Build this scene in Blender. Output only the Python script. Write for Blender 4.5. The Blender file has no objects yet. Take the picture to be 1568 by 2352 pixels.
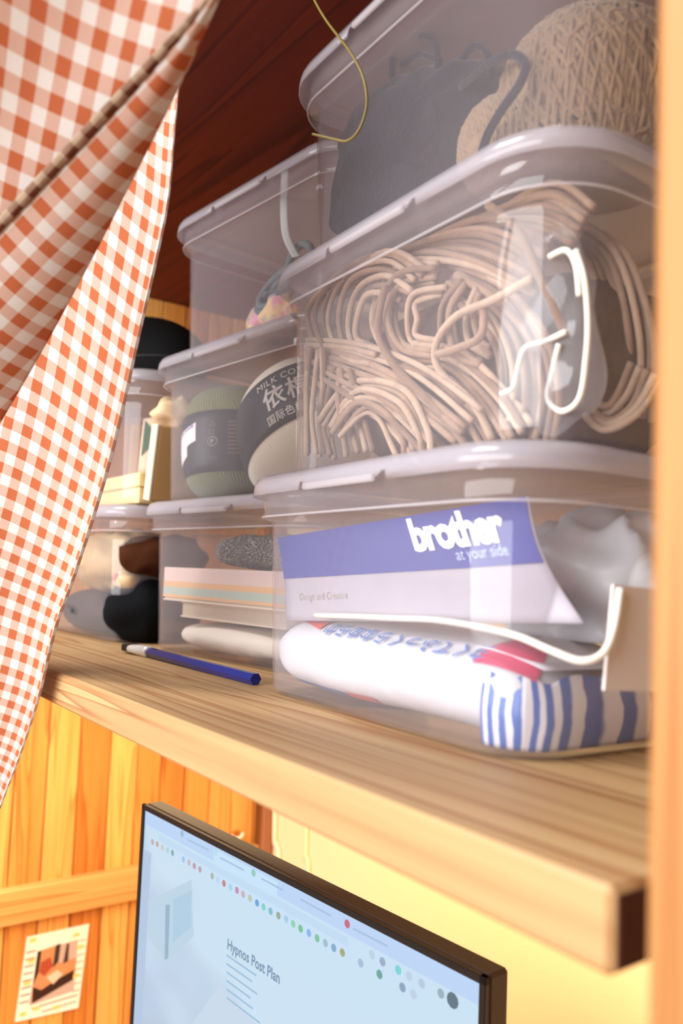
import bpy, math, random
from mathutils import Vector, Matrix, noise, Euler
R = math.radians
rnd = random.Random(7)
scn = bpy.context.scene
COL = scn.collection

# ------------------------------------------------------------------ camera
FPX = 1900.0                                  # focal length in pixels of the 1568 x 2352 frame
RT = Vector((0.585515, 0.809673, 0.040019))   # camera right, up, forward in the room
UP = Vector((0.037421, -0.076308, 0.996382))
FW = Vector((-0.809798, 0.581899, 0.074979))
CAM = Vector((0.212313, -0.294730, 0.122359))
cd = bpy.data.cameras.new('camera')
cd.sensor_fit = 'HORIZONTAL'; cd.sensor_width = 36.0
cd.lens = FPX / 1568 * 36.0
cd.clip_start = 0.01; cd.clip_end = 50
cd.dof.use_dof = True; cd.dof.focus_distance = 0.88; cd.dof.aperture_fstop = 5.9
cam = bpy.data.objects.new('camera', cd); COL.objects.link(cam)
M = Matrix((RT, UP, -FW)).transposed().to_4x4(); M.translation = CAM
cam.matrix_world = M
scn.camera = cam

# ------------------------------------------------------------------ world, lights, exposure
w = bpy.data.worlds.new('room_light'); scn.world = w; w.use_nodes = True
w.node_tree.nodes['Background'].inputs[0].default_value = (0.80, 0.83, 0.92, 1)
w.node_tree.nodes['Background'].inputs[1].default_value = 0.34

def area(name, loc, target, sx, sy, power, col):
    l = bpy.data.lights.new(name, 'AREA'); l.shape = 'RECTANGLE'; l.size = sx; l.size_y = sy
    l.energy = power; l.color = col
    o = bpy.data.objects.new(name, l); COL.objects.link(o)
    o.location = loc
    o.rotation_euler = (Vector(target) - Vector(loc)).to_track_quat('-Z', 'Y').to_euler()
    return o
area('window_daylight', (-0.50, -1.75, 0.42), (-0.60, 0.1, 0.15), 2.5, 1.35, 96, (0.98, 0.98, 1.0))
sl = bpy.data.lights.new('curtain_fill_spot', 'SPOT'); sl.energy = 62; sl.spot_size = R(15); sl.spot_blend = 0.7; sl.shadow_soft_size = 0.08; sl.color = (1.0, 0.96, 0.92)  # added narrow spot, there only to brighten the curtain strip
so = bpy.data.objects.new('curtain_fill_spot', sl); COL.objects.link(so); so.location = (-0.95, -2.2, 0.80)
so.rotation_euler = (Vector((-0.83, -0.05, 0.22)) - so.location).to_track_quat('-Z', 'Y').to_euler()
area('high_fill_light', (-1.15, -1.45, 2.85), (-0.8, 0.2, 0.2), 1.2, 0.9, 110, (0.98, 0.98, 1.0))  # added unseen source that lifts the light on the middle boxes
area('desk_light', (-0.75, 0.42, -0.062), (-0.85, 0.62, -0.5), 1.3, 0.05, 12.8, (1.0, 0.77, 0.46))

scn.view_settings.view_transform = 'Standard'
scn.view_settings.look = 'None'
scn.view_settings.exposure = 0.06
scn.view_settings.gamma = 1.0
scn.view_settings.use_curve_mapping = False
scn.cycles.transparent_max_bounces = 64
scn.cycles.max_bounces = 14
scn.cycles.use_denoising = True
scn.cycles.caustics_reflective = False
scn.cycles.caustics_refractive = False

# ------------------------------------------------------------------ small geometry helpers
def ray(px, py):
    return FW + RT * ((px - 784) / FPX) - UP * ((py - 1176) / FPX)
def at(px, py, y):
    "room point on the plane Y = y that the photograph shows at this pixel"
    v = ray(px, py); return CAM + v * ((y - CAM.y) / v.y)
def atx(px, py, x):
    v = ray(px, py); return CAM + v * ((x - CAM.x) / v.x)
def atd(px, py, d):
    return CAM + ray(px, py) * d
def onplane(px, py, o, n):
    v = ray(px, py); return CAM + v * ((o - CAM).dot(n) / v.dot(n))

ORIG = {}
def link(o, parent=None):
    COL.objects.link(o)
    if parent is not None: o.parent = parent
    return o
def root_of(o):
    while o.parent is not None: o = o.parent
    return o
def mesh(name, verts, faces, mat=None, parent=None, smooth=True, uv=None, local=False):
    "one mesh object; verts are room coordinates unless local"
    off = Vector((0, 0, 0))
    if parent is not None and not local: off = root_of(parent).location
    me = bpy.data.meshes.new(name)
    me.from_pydata([tuple(Vector(v) - off) for v in verts], [], faces)
    if smooth: me.polygons.foreach_set('use_smooth', [True] * len(me.polygons))
    if uv is not None:
        L = me.uv_layers.new(name='UVMap')
        for lp in me.loops: L.data[lp.index].uv = uv[lp.vertex_index]
    if mat is not None:
        for m in (mat if isinstance(mat, (list, tuple)) else [mat]): me.materials.append(m)
    me.update()
    return link(bpy.data.objects.new(name, me), parent)
def tag(o, label, cat, group=None):
    o['label'] = label; o['category'] = cat
    if group: o['group'] = group
    return o
def thing(name, label, cat, loc, rz=0.0, group=None):
    o = bpy.data.objects.new(name, None); COL.objects.link(o)
    o.empty_display_size = 0.02
    o.location = loc; o.rotation_euler = (0, 0, rz)
    return tag(o, label, cat, group)
def structure(o): o['kind'] = 'structure'; return o
def stuff(o): o['kind'] = 'stuff'; return o

class MB:
    "collects pieces into one vertex/face list"
    def __init__(s): s.v = []; s.f = []
    def add(s, v, f):
        n = len(s.v); s.v += [Vector(p) for p in v]; s.f += [tuple(i + n for i in q) for q in f]; return s
    def box(s, a, b, bev=0.0):
        v, f = box(a, b, bev); return s.add(v, f)
    def build(s, name, mat, parent=None, smooth=True, local=False): return mesh(name, s.v, s.f, mat, parent, smooth, None, local)

def box(a, b, bev=0.0):
    a = Vector(a); b = Vector(b)
    if bev <= 0:
        v = [(x, y, z) for z in (a.z, b.z) for y in (a.y, b.y) for x in (a.x, b.x)]
        return v, [(0, 2, 3, 1), (4, 5, 7, 6), (0, 1, 5, 4), (2, 6, 7, 3), (0, 4, 6, 2), (1, 3, 7, 5)]
    # chamfered box: 24 vertices
    v = []; idx = {}
    for ix, x in enumerate((a.x, b.x)):
        for iy, y in enumerate((a.y, b.y)):
            for iz, z in enumerate((a.z, b.z)):
                sx, sy, sz = (1 if ix == 0 else -1), (1 if iy == 0 else -1), (1 if iz == 0 else -1)
                for k, d in enumerate(((0, sy * bev, sz * bev), (sx * bev, 0, sz * bev), (sx * bev, sy * bev, 0))):
                    idx[(ix, iy, iz, k)] = len(v); v.append((x + d[0], y + d[1], z + d[2]))
    f = []
    for s_ in (0, 1):
        f.append(tuple(idx[(s_, *q, 0)] for q in ((0, 0), (1, 0), (1, 1), (0, 1))))
        f.append(tuple(idx[(q[0], s_, q[1], 1)] for q in ((0, 0), (1, 0), (1, 1), (0, 1))))
        f.append(tuple(idx[(*q, s_, 2)] for q in ((0, 0), (1, 0), (1, 1), (0, 1))))
    for p in (0, 1):
        for q in (0, 1):
            f.append((idx[(p, q, 0, 0)], idx[(p, q, 1, 0)], idx[(p, q, 1, 1)], idx[(p, q, 0, 1)]))
            f.append((idx[(p, 0, q, 0)], idx[(p, 1, q, 0)], idx[(p, 1, q, 2)], idx[(p, 0, q, 2)]))
            f.append((idx[(0, p, q, 1)], idx[(1, p, q, 1)], idx[(1, p, q, 2)], idx[(0, p, q, 2)]))
    for p in (0, 1):
        for q in (0, 1):
            for r in (0, 1):
                f.append((idx[(p, q, r, 0)], idx[(p, q, r, 1)], idx[(p, q, r, 2)]))
    return v, f
def obox(c, ax, ay, az, hx, hy, hz, bev=0.0):
    "box with its own axes"
    v, f = box((-hx, -hy, -hz), (hx, hy, hz), bev)
    c = Vector(c)
    return [c + ax * p[0] + ay * p[1] + az * p[2] for p in v], f
def catmull(P, n=8, closed=False):
    P = [Vector(p) for p in P]; out = []
    m = len(P)
    for i in range(m if closed else m - 1):
        if closed: a, b, c, d = P[(i - 1) % m], P[i], P[(i + 1) % m], P[(i + 2) % m]
        else: a, b, c, d = P[max(i - 1, 0)], P[i], P[i + 1], P[min(i + 2, m - 1)]
        for k in range(n):
            t = k / n
            out.append(0.5 * (2 * b + (c - a) * t + (2 * a - 5 * b + 4 * c - d) * t * t + (3 * b - a - 3 * c + d) * t ** 3))
    if not closed: out.append(P[-1].copy())
    return out
def tube(P, r, seg=8, closed=False, flat=1.0):
    P = [Vector(p) for p in P]; n = len(P); v = []; f = []
    t0 = (P[1] - P[0]).normalized()
    u = t0.orthogonal().normalized()
    for i in range(n):
        if closed: t = P[(i + 1) % n] - P[(i - 1) % n]
        else: t = P[min(i + 1, n - 1)] - P[max(i - 1, 0)]
        if t.length < 1e-9: t = t0
        t.normalize(); u = (u - t * u.dot(t))
        if u.length < 1e-6: u = t.orthogonal()
        u.normalize(); b = t.cross(u)
        rr = r[i] if isinstance(r, (list, tuple)) else r
        for k in range(seg):
            a = 2 * math.pi * k / seg
            v.append(P[i] + u * (math.cos(a) * rr) + b * (math.sin(a) * rr * flat))
    for i in range(n if closed else n - 1):
        j = (i + 1) % n
        for k in range(seg):
            l = (k + 1) % seg
            f.append((i * seg + k, i * seg + l, j * seg + l, j * seg + k))
    if not closed:
        f.append(tuple(range(seg - 1, -1, -1))); f.append(tuple((n - 1) * seg + k for k in range(seg)))
    return v, f
def grid(fn, nu, nv, thick=0.0):
    "surface fn(u,v) with optional thickness along its normal; returns verts, faces, uv"
    v = []; uv = []
    for j in range(nv + 1):
        for i in range(nu + 1):
            v.append(Vector(fn(i / nu, j / nv))); uv.append((i / nu, j / nv))
    W = nu + 1
    f = [(j * W + i, j * W + i + 1, (j + 1) * W + i + 1, (j + 1) * W + i) for j in range(nv) for i in range(nu)]
    if thick:
        N = len(v); back = []
        for j in range(nv + 1):
            for i in range(nu + 1):
                a = v[j * W + min(i + 1, nu)] - v[j * W + max(i - 1, 0)]
                b = v[min(j + 1, nv) * W + i] - v[max(j - 1, 0) * W + i]
                n_ = a.cross(b)
                n_ = n_.normalized() if n_.length > 1e-12 else Vector((0, 1, 0))
                back.append(v[j * W + i] - n_ * thick)
        f += [tuple(reversed([k + N for k in q])) for q in f[:nu * nv]]
        rim = [i for i in range(nu + 1)] + [j * W + nu for j in range(1, nv + 1)] + [nv * W + i for i in range(nu - 1, -1, -1)] + [j * W for j in range(nv - 1, 0, -1)]
        for a, b in zip(rim, rim[1:] + rim[:1]): f.append((b, a, a + N, b + N))
        v += back; uv += uv
    return v, f, uv
def blob(c, rx, ry, rz, nu=40, nv=24, amp=0.0, freq=20.0, seed=0, p=2.0, rot=None, ridged=False, zmin=None):
    "lumpy closed body; p > 2 squares it off"
    c = Vector(c); v = []; f = []
    def se(x): return math.copysign(abs(x) ** (2.0 / p), x)
    for j in range(nv + 1):
        ph = math.pi * j / nv - math.pi / 2
        for i in range(nu):
            th = 2 * math.pi * i / nu
            q = Vector((rx * se(math.cos(ph)) * se(math.cos(th)), ry * se(math.cos(ph)) * se(math.sin(th)), rz * se(math.sin(ph))))
            if amp:
                s = noise.noise((q + Vector((seed, seed * .7, 0))) * freq)
                if ridged: s = 1 - 2.4 * abs(s)
                q += q.normalized() * amp * s if q.length > 0 else Vector()
            if rot is not None: q = rot @ q
            q = q + c
            if zmin is not None and q.z < zmin: q.z = zmin
            v.append(q)
    for j in range(nv):
        for i in range(nu):
            k = (i + 1) % nu
            f.append((j * nu + i, j * nu + k, (j + 1) * nu + k, (j + 1) * nu + i))
    return v, f
def text_geo(body, size, bold=0.0, align='LEFT', res=3, space=1.0, shear=0.0):
    "flat lettering as verts (x, y) and faces"
    cu = bpy.data.curves.new('lettering', 'FONT'); cu.body = body; cu.size = size; cu.offset = bold
    cu.align_x = align; cu.resolution_u = res; cu.space_character = space; cu.shear = shear
    o = bpy.data.objects.new('lettering', cu); COL.objects.link(o)
    dg = bpy.context.evaluated_depsgraph_get(); dg.update()
    me = bpy.data.meshes.new_from_object(o.evaluated_get(dg))
    v = [(p.co.x, p.co.y) for p in me.vertices]; f = [tuple(p.vertices) for p in me.polygons]
    bpy.data.objects.remove(o); bpy.data.meshes.remove(me); bpy.data.curves.remove(cu)
    return v, f
def lettering(name, body, size, fn, mat, parent, **kw):
    v, f = text_geo(body, size, **kw)
    return mesh(name, [fn(x, y) for x, y in v], f, mat, parent, smooth=False)

# ------------------------------------------------------------------ materials
def lin(c):
    return tuple(((x / 255) / 12.92 if x / 255 <= 0.04045 else ((x / 255 + 0.055) / 1.055) ** 2.4) for x in c) + (1,)
def nodes(name):
    m = bpy.data.materials.new(name); m.use_nodes = True
    return m, m.node_tree.nodes, m.node_tree.links
def plain(name, rgb, rough=0.6, spec=0.3, bump=0.0, bscale=200.0, var=0.0, vscale=30.0, sheen=0.0, metal=0.0, emit=0.0):
    m, N, L = nodes(name); b = N['Principled BSDF']
    c = lin(rgb)
    b.inputs['Base Color'].default_value = c
    b.inputs['Roughness'].default_value = rough
    b.inputs['Specular IOR Level'].default_value = spec
    b.inputs['Metallic'].default_value = metal
    if sheen: b.inputs['Sheen Weight'].default_value = sheen
    if emit:
        b.inputs['Emission Color'].default_value = c; b.inputs['Emission Strength'].default_value = emit
    tc = N.new('ShaderNodeTexCoord')
    if bump:
        t = N.new('ShaderNodeTexNoise'); t.inputs['Scale'].default_value = bscale; t.inputs['Detail'].default_value = 3
        L.new(tc.outputs['Object'], t.inputs['Vector'])
        k = N.new('ShaderNodeBump'); k.inputs['Strength'].default_value = bump; k.inputs['Distance'].default_value = 0.002
        L.new(t.outputs['Fac'], k.inputs['Height']); L.new(k.outputs['Normal'], b.inputs['Normal'])
    if var:
        t = N.new('ShaderNodeTexNoise'); t.inputs['Scale'].default_value = vscale; t.inputs['Detail'].default_value = 4
        L.new(tc.outputs['Object'], t.inputs['Vector'])
        r = N.new('ShaderNodeMapRange'); r.inputs['From Min'].default_value = 0.3; r.inputs['From Max'].default_value = 0.7
        r.inputs['To Min'].default_value = 1 - var; r.inputs['To Max'].default_value = 1 + var
        L.new(t.outputs['Fac'], r.inputs['Value'])
        x = N.new('ShaderNodeMix'); x.data_type = 'RGBA'; x.blend_type = 'MULTIPLY'; x.inputs[0].default_value = 1
        x.inputs[6].default_value = c; L.new(r.outputs['Result'], x.inputs[7]); L.new(x.outputs[2], b.inputs['Base Color'])
    return m
def wood(name, light, dark, axis='X', ring=26.0, along=1.2, rough=0.5, contrast=1.0, knots=0.0, offset=(0, 0, 0), spec=0.3):
    m, N, L = nodes(name); b = N['Principled BSDF']
    b.inputs['Roughness'].default_value = rough; b.inputs['Specular IOR Level'].default_value = spec
    tc = N.new('ShaderNodeTexCoord'); mp = N.new('ShaderNodeMapping')
    sc = [ring, ring, ring]; sc['XYZ'.index(axis)] = along
    mp.inputs['Scale'].default_value = sc; mp.inputs['Location'].default_value = offset
    L.new(tc.outputs['Object'], mp.inputs['Vector'])
    n1 = N.new('ShaderNodeTexNoise'); n1.inputs['Scale'].default_value = 1.0; n1.inputs['Detail'].default_value = 2.0; n1.inputs['Distortion'].default_value = 0.4
    L.new(mp.outputs['Vector'], n1.inputs['Vector'])
    mul = N.new('ShaderNodeMath'); mul.operation = 'MULTIPLY'; mul.inputs[1].default_value = 7.0 * contrast
    L.new(n1.outputs['Fac'], mul.inputs[0])
    fr = N.new('ShaderNodeMath'); fr.operation = 'FRACT'; L.new(mul.outputs[0], fr.inputs[0])
    cr = N.new('ShaderNodeValToRGB'); e = cr.color_ramp.elements
    e[0].position = 0.0; e[0].color = lin(light); e[1].position = 0.72; e[1].color = lin([a * .6 + d * .4 for a, d in zip(light, dark)])
    x = cr.color_ramp.elements.new(0.90); x.color = lin(dark); x = cr.color_ramp.elements.new(1.0); x.color = lin(light)
    L.new(fr.outputs[0], cr.inputs['Fac'])
    mp2 = N.new('ShaderNodeMapping'); sc2 = [420.0, 420.0, 420.0]; sc2['XYZ'.index(axis)] = 9.0
    mp2.inputs['Scale'].default_value = sc2; L.new(tc.outputs['Object'], mp2.inputs['Vector'])
    n2 = N.new('ShaderNodeTexNoise'); n2.inputs['Scale'].default_value = 1.0; n2.inputs['Detail'].default_value = 2.0
    L.new(mp2.outputs['Vector'], n2.inputs['Vector'])
    mr = N.new('ShaderNodeMapRange'); mr.inputs['To Min'].default_value = 0.84; mr.inputs['To Max'].default_value = 1.12
    L.new(n2.outputs['Fac'], mr.inputs['Value'])
    mx = N.new('ShaderNodeMix'); mx.data_type = 'RGBA'; mx.blend_type = 'MULTIPLY'; mx.inputs[0].default_value = 1
    L.new(cr.outputs['Color'], mx.inputs[6]); L.new(mr.outputs['Result'], mx.inputs[7])
    last = mx.outputs[2]
    if knots:
        vo = N.new('ShaderNodeTexVoronoi'); vo.inputs['Scale'].default_value = knots
        mk = N.new('ShaderNodeMapping'); sk = [1.0, 1.0, 1.0]; sk['XYZ'.index(axis)] = 0.45
        mk.inputs['Scale'].default_value = sk; L.new(tc.outputs['Object'], mk.inputs['Vector']); L.new(mk.outputs['Vector'], vo.inputs['Vector'])
        kr = N.new('ShaderNodeValToRGB'); kr.color_ramp.elements[0].position = 0.03; kr.color_ramp.elements[0].color = (0.10, 0.035, 0.01, 1)
        kr.color_ramp.elements[1].position = 0.09; kr.color_ramp.elements[1].color = (1, 1, 1, 1)
        L.new(vo.outputs['Distance'], kr.inputs['Fac'])
        m2 = N.new('ShaderNodeMix'); m2.data_type = 'RGBA'; m2.blend_type = 'MULTIPLY'; m2.inputs[0].default_value = 1
        L.new(last, m2.inputs[6]); L.new(kr.outputs['Color'], m2.inputs[7]); last = m2.outputs[2]
    L.new(last, b.inputs['Base Color'])
    bp = N.new('ShaderNodeBump'); bp.inputs['Strength'].default_value = 0.12; bp.inputs['Distance'].default_value = 0.001
    L.new(n2.outputs['Fac'], bp.inputs['Height']); L.new(bp.outputs['Normal'], b.inputs['Normal'])
    return m
def plastic(name, haze, rgb, rough=0.12, spec=0.8, streak=0.0):
    "clear-to-frosted polypropylene"
    m, N, L = nodes(name); N.remove(N['Principled BSDF']); out = N['Material Output']
    tr = N.new('ShaderNodeBsdfTransparent'); tr.inputs[0].default_value = (0.97, 0.97, 0.975, 1)
    df = N.new('ShaderNodeBsdfDiffuse'); df.inputs[0].default_value = lin(rgb)
    tl = N.new('ShaderNodeBsdfTranslucent'); tl.inputs[0].default_value = lin(rgb)
    a = N.new('ShaderNodeMixShader'); a.inputs[0].default_value = 0.35
    L.new(df.outputs[0], a.inputs[1]); L.new(tl.outputs[0], a.inputs[2])
    h = N.new('ShaderNodeMixShader'); h.inputs[0].default_value = haze
    L.new(tr.outputs[0], h.inputs[1]); L.new(a.outputs[0], h.inputs[2])
    g = N.new('ShaderNodeBsdfGlossy'); g.inputs['Roughness'].default_value = rough
    fr = N.new('ShaderNodeFresnel'); fr.inputs['IOR'].default_value = 1.49
    ml = N.new('ShaderNodeMath'); ml.operation = 'MULTIPLY'; ml.inputs[1].default_value = spec
    ge = N.new('ShaderNodeNewGeometry'); bf = N.new('ShaderNodeMath'); bf.operation = 'SUBTRACT'; bf.inputs[0].default_value = 1.0
    L.new(ge.outputs['Backfacing'], bf.inputs[1])          # a sheet reflects at its outer faces only
    m0 = N.new('ShaderNodeMath'); m0.operation = 'MULTIPLY'; L.new(fr.outputs[0], m0.inputs[0]); L.new(bf.outputs[0], m0.inputs[1])
    L.new(m0.outputs[0], ml.inputs[0])
    x = N.new('ShaderNodeMixShader'); L.new(ml.outputs[0], x.inputs[0]); L.new(h.outputs[0], x.inputs[1]); L.new(g.outputs[0], x.inputs[2])
    if streak:
        tc = N.new('ShaderNodeTexCoord'); t = N.new('ShaderNodeTexNoise'); t.inputs['Scale'].default_value = 14
        L.new(tc.outputs['Object'], t.inputs['Vector'])
        b = N.new('ShaderNodeBump'); b.inputs['Strength'].default_value = streak; b.inputs['Distance'].default_value = 0.004
        L.new(t.outputs['Fac'], b.inputs['Height']); L.new(b.outputs['Normal'], g.inputs['Normal'])
    L.new(x.outputs[0], out.inputs[0])
    return m
def uvfrac(N, L, src, size):
    d = N.new('ShaderNodeMath'); d.operation = 'DIVIDE'; d.inputs[1].default_value = size; L.new(src, d.inputs[0])
    f = N.new('ShaderNodeMath'); f.operation = 'FRACT'; L.new(d.outputs[0], f.inputs[0])
    g = N.new('ShaderNodeMath'); g.operation = 'GREATER_THAN'; g.inputs[1].default_value = 0.5; L.new(f.outputs[0], g.inputs[0])
    return g.outputs[0]
def gingham(name, white, orange, period=0.022, transl=0.35):
    "checked cotton: the check is woven into the cloth, laid out by the cloth's own UV in metres"
    m, N, L = nodes(name); N.remove(N['Principled BSDF']); out = N['Material Output']
    uv = N.new('ShaderNodeUVMap'); uv.uv_map = 'UVMap'
    # slight waviness of the weave
    sp = N.new('ShaderNodeSeparateXYZ'); L.new(uv.outputs[0], sp.inputs[0])
    a = uvfrac(N, L, sp.outputs[0], period); b = uvfrac(N, L, sp.outputs[1], period)
    ad = N.new('ShaderNodeMath'); ad.operation = 'ADD'; L.new(a, ad.inputs[0]); L.new(b, ad.inputs[1])
    hf = N.new('ShaderNodeMath'); hf.operation = 'MULTIPLY'; hf.inputs[1].default_value = 0.5; L.new(ad.outputs[0], hf.inputs[0])
    cr = N.new('ShaderNodeValToRGB'); cr.color_ramp.interpolation = 'CONSTANT'
    e = cr.color_ramp.elements; e[0].position = 0; e[0].color = lin(white)
    e[1].position = 0.75; e[1].color = lin(orange)
    k = e.new(0.25); k.color = lin([w_ * .62 + o_ * .38 for w_, o_ in zip(white, orange)])
    L.new(hf.outputs[0], cr.inputs['Fac'])
    mp = N.new('ShaderNodeMapping'); mp.inputs['Scale'].default_value = (900, 900, 900); L.new(uv.outputs[0], mp.inputs['Vector'])
    t = N.new('ShaderNodeTexNoise'); t.inputs['Scale'].default_value = 1.0; L.new(mp.outputs[0], t.inputs['Vector'])
    mr = N.new('ShaderNodeMapRange'); mr.inputs['To Min'].default_value = 0.82; mr.inputs['To Max'].default_value = 1.1; L.new(t.outputs['Fac'], mr.inputs['Value'])
    mx = N.new('ShaderNodeMix'); mx.data_type = 'RGBA'; mx.blend_type = 'MULTIPLY'; mx.inputs[0].default_value = 1
    L.new(cr.outputs['Color'], mx.inputs[6]); L.new(mr.outputs['Result'], mx.inputs[7])
    df = N.new('ShaderNodeBsdfDiffuse'); tl = N.new('ShaderNodeBsdfTranslucent'); L.new(mx.outputs[2], df.inputs[0]); L.new(mx.outputs[2], tl.inputs[0])
    bp = N.new('ShaderNodeBump'); bp.inputs['Strength'].default_value = 0.25; bp.inputs['Distance'].default_value = 0.0006
    L.new(t.outputs['Fac'], bp.inputs['Height']); L.new(bp.outputs['Normal'], df.inputs['Normal'])
    s = N.new('ShaderNodeMixShader'); s.inputs[0].default_value = transl; L.new(df.outputs[0], s.inputs[1]); L.new(tl.outputs[0], s.inputs[2])
    L.new(s.outputs[0], out.inputs[0])
    return m
def stripes(name, a, b, scale, axis=0, duty=0.5, rough=0.35, coord='UV', wob=0.0):
    m, N, L = nodes(name); p = N['Principled BSDF']; p.inputs['Roughness'].default_value = rough
    tc = N.new('ShaderNodeTexCoord'); sp = N.new('ShaderNodeSeparateXYZ'); L.new(tc.outputs[coord], sp.inputs[0])
    src = sp.outputs[axis]
    ml = N.new('ShaderNodeMath'); ml.operation = 'MULTIPLY'; ml.inputs[1].default_value = scale; L.new(src, ml.inputs[0])
    last = ml.outputs[0]
    if wob:
        t = N.new('ShaderNodeTexNoise'); t.inputs['Scale'].default_value = 60; L.new(tc.outputs['Object'], t.inputs['Vector'])
        q = N.new('ShaderNodeMath'); q.operation = 'MULTIPLY_ADD'; q.inputs[1].default_value = wob; L.new(t.outputs['Fac'], q.inputs[0]); L.new(last, q.inputs[2]); last = q.outputs[0]
    fr = N.new('ShaderNodeMath'); fr.operation = 'FRACT'; L.new(last, fr.inputs[0])
    cr = N.new('ShaderNodeValToRGB'); e = cr.color_ramp.elements
    e[0].position = max(0, duty - .06); e[0].color = lin(a); e[1].position = min(1, duty + .06); e[1].color = lin(b)
    L.new(fr.outputs[0], cr.inputs['Fac']); L.new(cr.outputs['Color'], p.inputs['Base Color'])
    return m
def yarn_mat(name, rgb, scale=420.0, depth=0.5, axis=2, dark=0.6):
    "wound yarn: fine parallel strands as relief"
    m, N, L = nodes(name); p = N['Principled BSDF']; p.inputs['Roughness'].default_value = 0.9; p.inputs['Specular IOR Level'].default_value = 0.1
    p.inputs['Sheen Weight'].default_value = 0.3
    uv = N.new('ShaderNodeUVMap'); uv.uv_map = 'UVMap'
    sp = N.new('ShaderNodeSeparateXYZ'); L.new(uv.outputs[0], sp.inputs[0])
    tc = N.new('ShaderNodeTexCoord'); t = N.new('ShaderNodeTexNoise'); t.inputs['Scale'].default_value = 35; L.new(tc.outputs['Object'], t.inputs['Vector'])
    a = N.new('ShaderNodeMath'); a.operation = 'MULTIPLY_ADD'; a.inputs[1].default_value = 0.012; L.new(t.outputs['Fac'], a.inputs[0]); L.new(sp.outputs[0], a.inputs[2])
    ml = N.new('ShaderNodeMath'); ml.operation = 'MULTIPLY'; ml.inputs[1].default_value = scale * 6.283; L.new(a.outputs[0], ml.inputs[0])
    s = N.new('ShaderNodeMath'); s.operation = 'SINE'; L.new(ml.outputs[0], s.inputs[0])
    cr = N.new('ShaderNodeMapRange'); cr.inputs['From Min'].default_value = -1; cr.inputs['To Min'].default_value = dark; cr.inputs['To Max'].default_value = 1.08
    L.new(s.outputs[0], cr.inputs['Value'])
    mx = N.new('ShaderNodeMix'); mx.data_type = 'RGBA'; mx.blend_type = 'MULTIPLY'; mx.inputs[0].default_value = 1; mx.inputs[6].default_value = lin(rgb)
    L.new(cr.outputs['Result'], mx.inputs[7]); L.new(mx.outputs[2], p.inputs['Base Color'])
    b = N.new('ShaderNodeBump'); b.inputs['Strength'].default_value = depth; b.inputs['Distance'].default_value = 0.0015
    L.new(s.outputs[0], b.inputs['Height']); L.new(b.outputs['Normal'], p.inputs['Normal'])
    return m
def screen_mat(name):
    "lit screen: soft blue page, brighter to the upper right"
    m, N, L = nodes(name); p = N['Principled BSDF']
    p.inputs['Base Color'].default_value = (0.01, 0.01, 0.012, 1); p.inputs['Roughness'].default_value = 0.35
    uv = N.new('ShaderNodeUVMap'); uv.uv_map = 'UVMap'; sp = N.new('ShaderNodeSeparateXYZ'); L.new(uv.outputs[0], sp.inputs[0])
    t = N.new('ShaderNodeTexNoise'); t.inputs['Scale'].default_value = 3.2; t.inputs['Detail'].default_value = 1; L.new(uv.outputs[0], t.inputs['Vector'])
    a = N.new('ShaderNodeMath'); a.operation = 'MULTIPLY_ADD'; a.inputs[1].default_value = 0.75; L.new(sp.outputs[0], a.inputs[0]); L.new(t.outputs['Fac'], a.inputs[2])
    b = N.new('ShaderNodeMath'); b.operation = 'MULTIPLY_ADD'; b.inputs[1].default_value = 0.5; L.new(sp.outputs[1], b.inputs[0]); L.new(a.outputs[0], b.inputs[2])
    cr = N.new('ShaderNodeValToRGB'); e = cr.color_ramp.elements
    e[0].position = 0.42; e[0].color = lin((172, 190, 216)); e[1].position = 1.15 if False else 1.0; e[1].color = lin((203, 232, 252))
    x = e.new(0.75); x.color = lin((186, 211, 236))
    L.new(b.outputs[0], cr.inputs['Fac']); L.new(cr.outputs['Color'], p.inputs['Emission Color']); p.inputs['Emission Strength'].default_value = 0.86
    return m
def glow(name, rgb, s=0.95):
    m, N, L = nodes(name); p = N['Principled BSDF']; p.inputs['Base Color'].default_value = (0, 0, 0, 1)
    p.inputs['Emission Color'].default_value = lin(rgb); p.inputs['Emission Strength'].default_value = s; p.inputs['Specular IOR Level'].default_value = 0
    return m

MAT = dict(
    shelf=wood('pine_shelf', (186, 152, 106), (148, 100, 58), 'X', 27, 0.8, 0.5, 0.8, offset=(0.3, 0.1, 0.7)),
    shelf_end=plain('shelf_end_grain', (66, 32, 16), 0.8, bump=0.2),  # dark colour stands for the shade of the post on this end
    post=wood('pine_post', (176, 122, 68), (152, 98, 48), 'Z', 18, 0.5, 0.55, 0.7),
    ceiling=wood('stained_board', (104, 32, 8), (72, 18, 4), 'X', 13, 0.5, 0.6, 0.8, offset=(0, 3, 0)),
    rail=wood('pine_rail', (226, 168, 100), (196, 124, 62), 'Y', 24, 0.8, 0.5, 0.6),
    wallpaper=plain('cream_wallpaper', (228, 206, 168), 0.9, 0.1, bump=0.15, bscale=350),
    groove=plain('plank_backing', (110, 58, 22), 0.9),
    floor=wood('floor_board', (190, 140, 90), (150, 100, 60), 'X', 14, 0.6),
    box=plastic('clear_plastic', 0.105, (218, 208, 210), 0.07, 0.75),
    lid=plastic('frosted_plastic', 0.36, (212, 206, 212), 0.16, 0.9),
    clip=plastic('frosted_clip', 0.34, (230, 224, 226), 0.2, 0.8),
    gingham=gingham('gingham_cotton', (222, 216, 209), (190, 108, 72), 0.0225, 0.34),
    hem=gingham('gingham_hem', (168, 146, 124), (92, 52, 38), 0.0225, 0.10),  # darker copy of the gingham: shade of the doubled cloth put into colour
)
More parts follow.
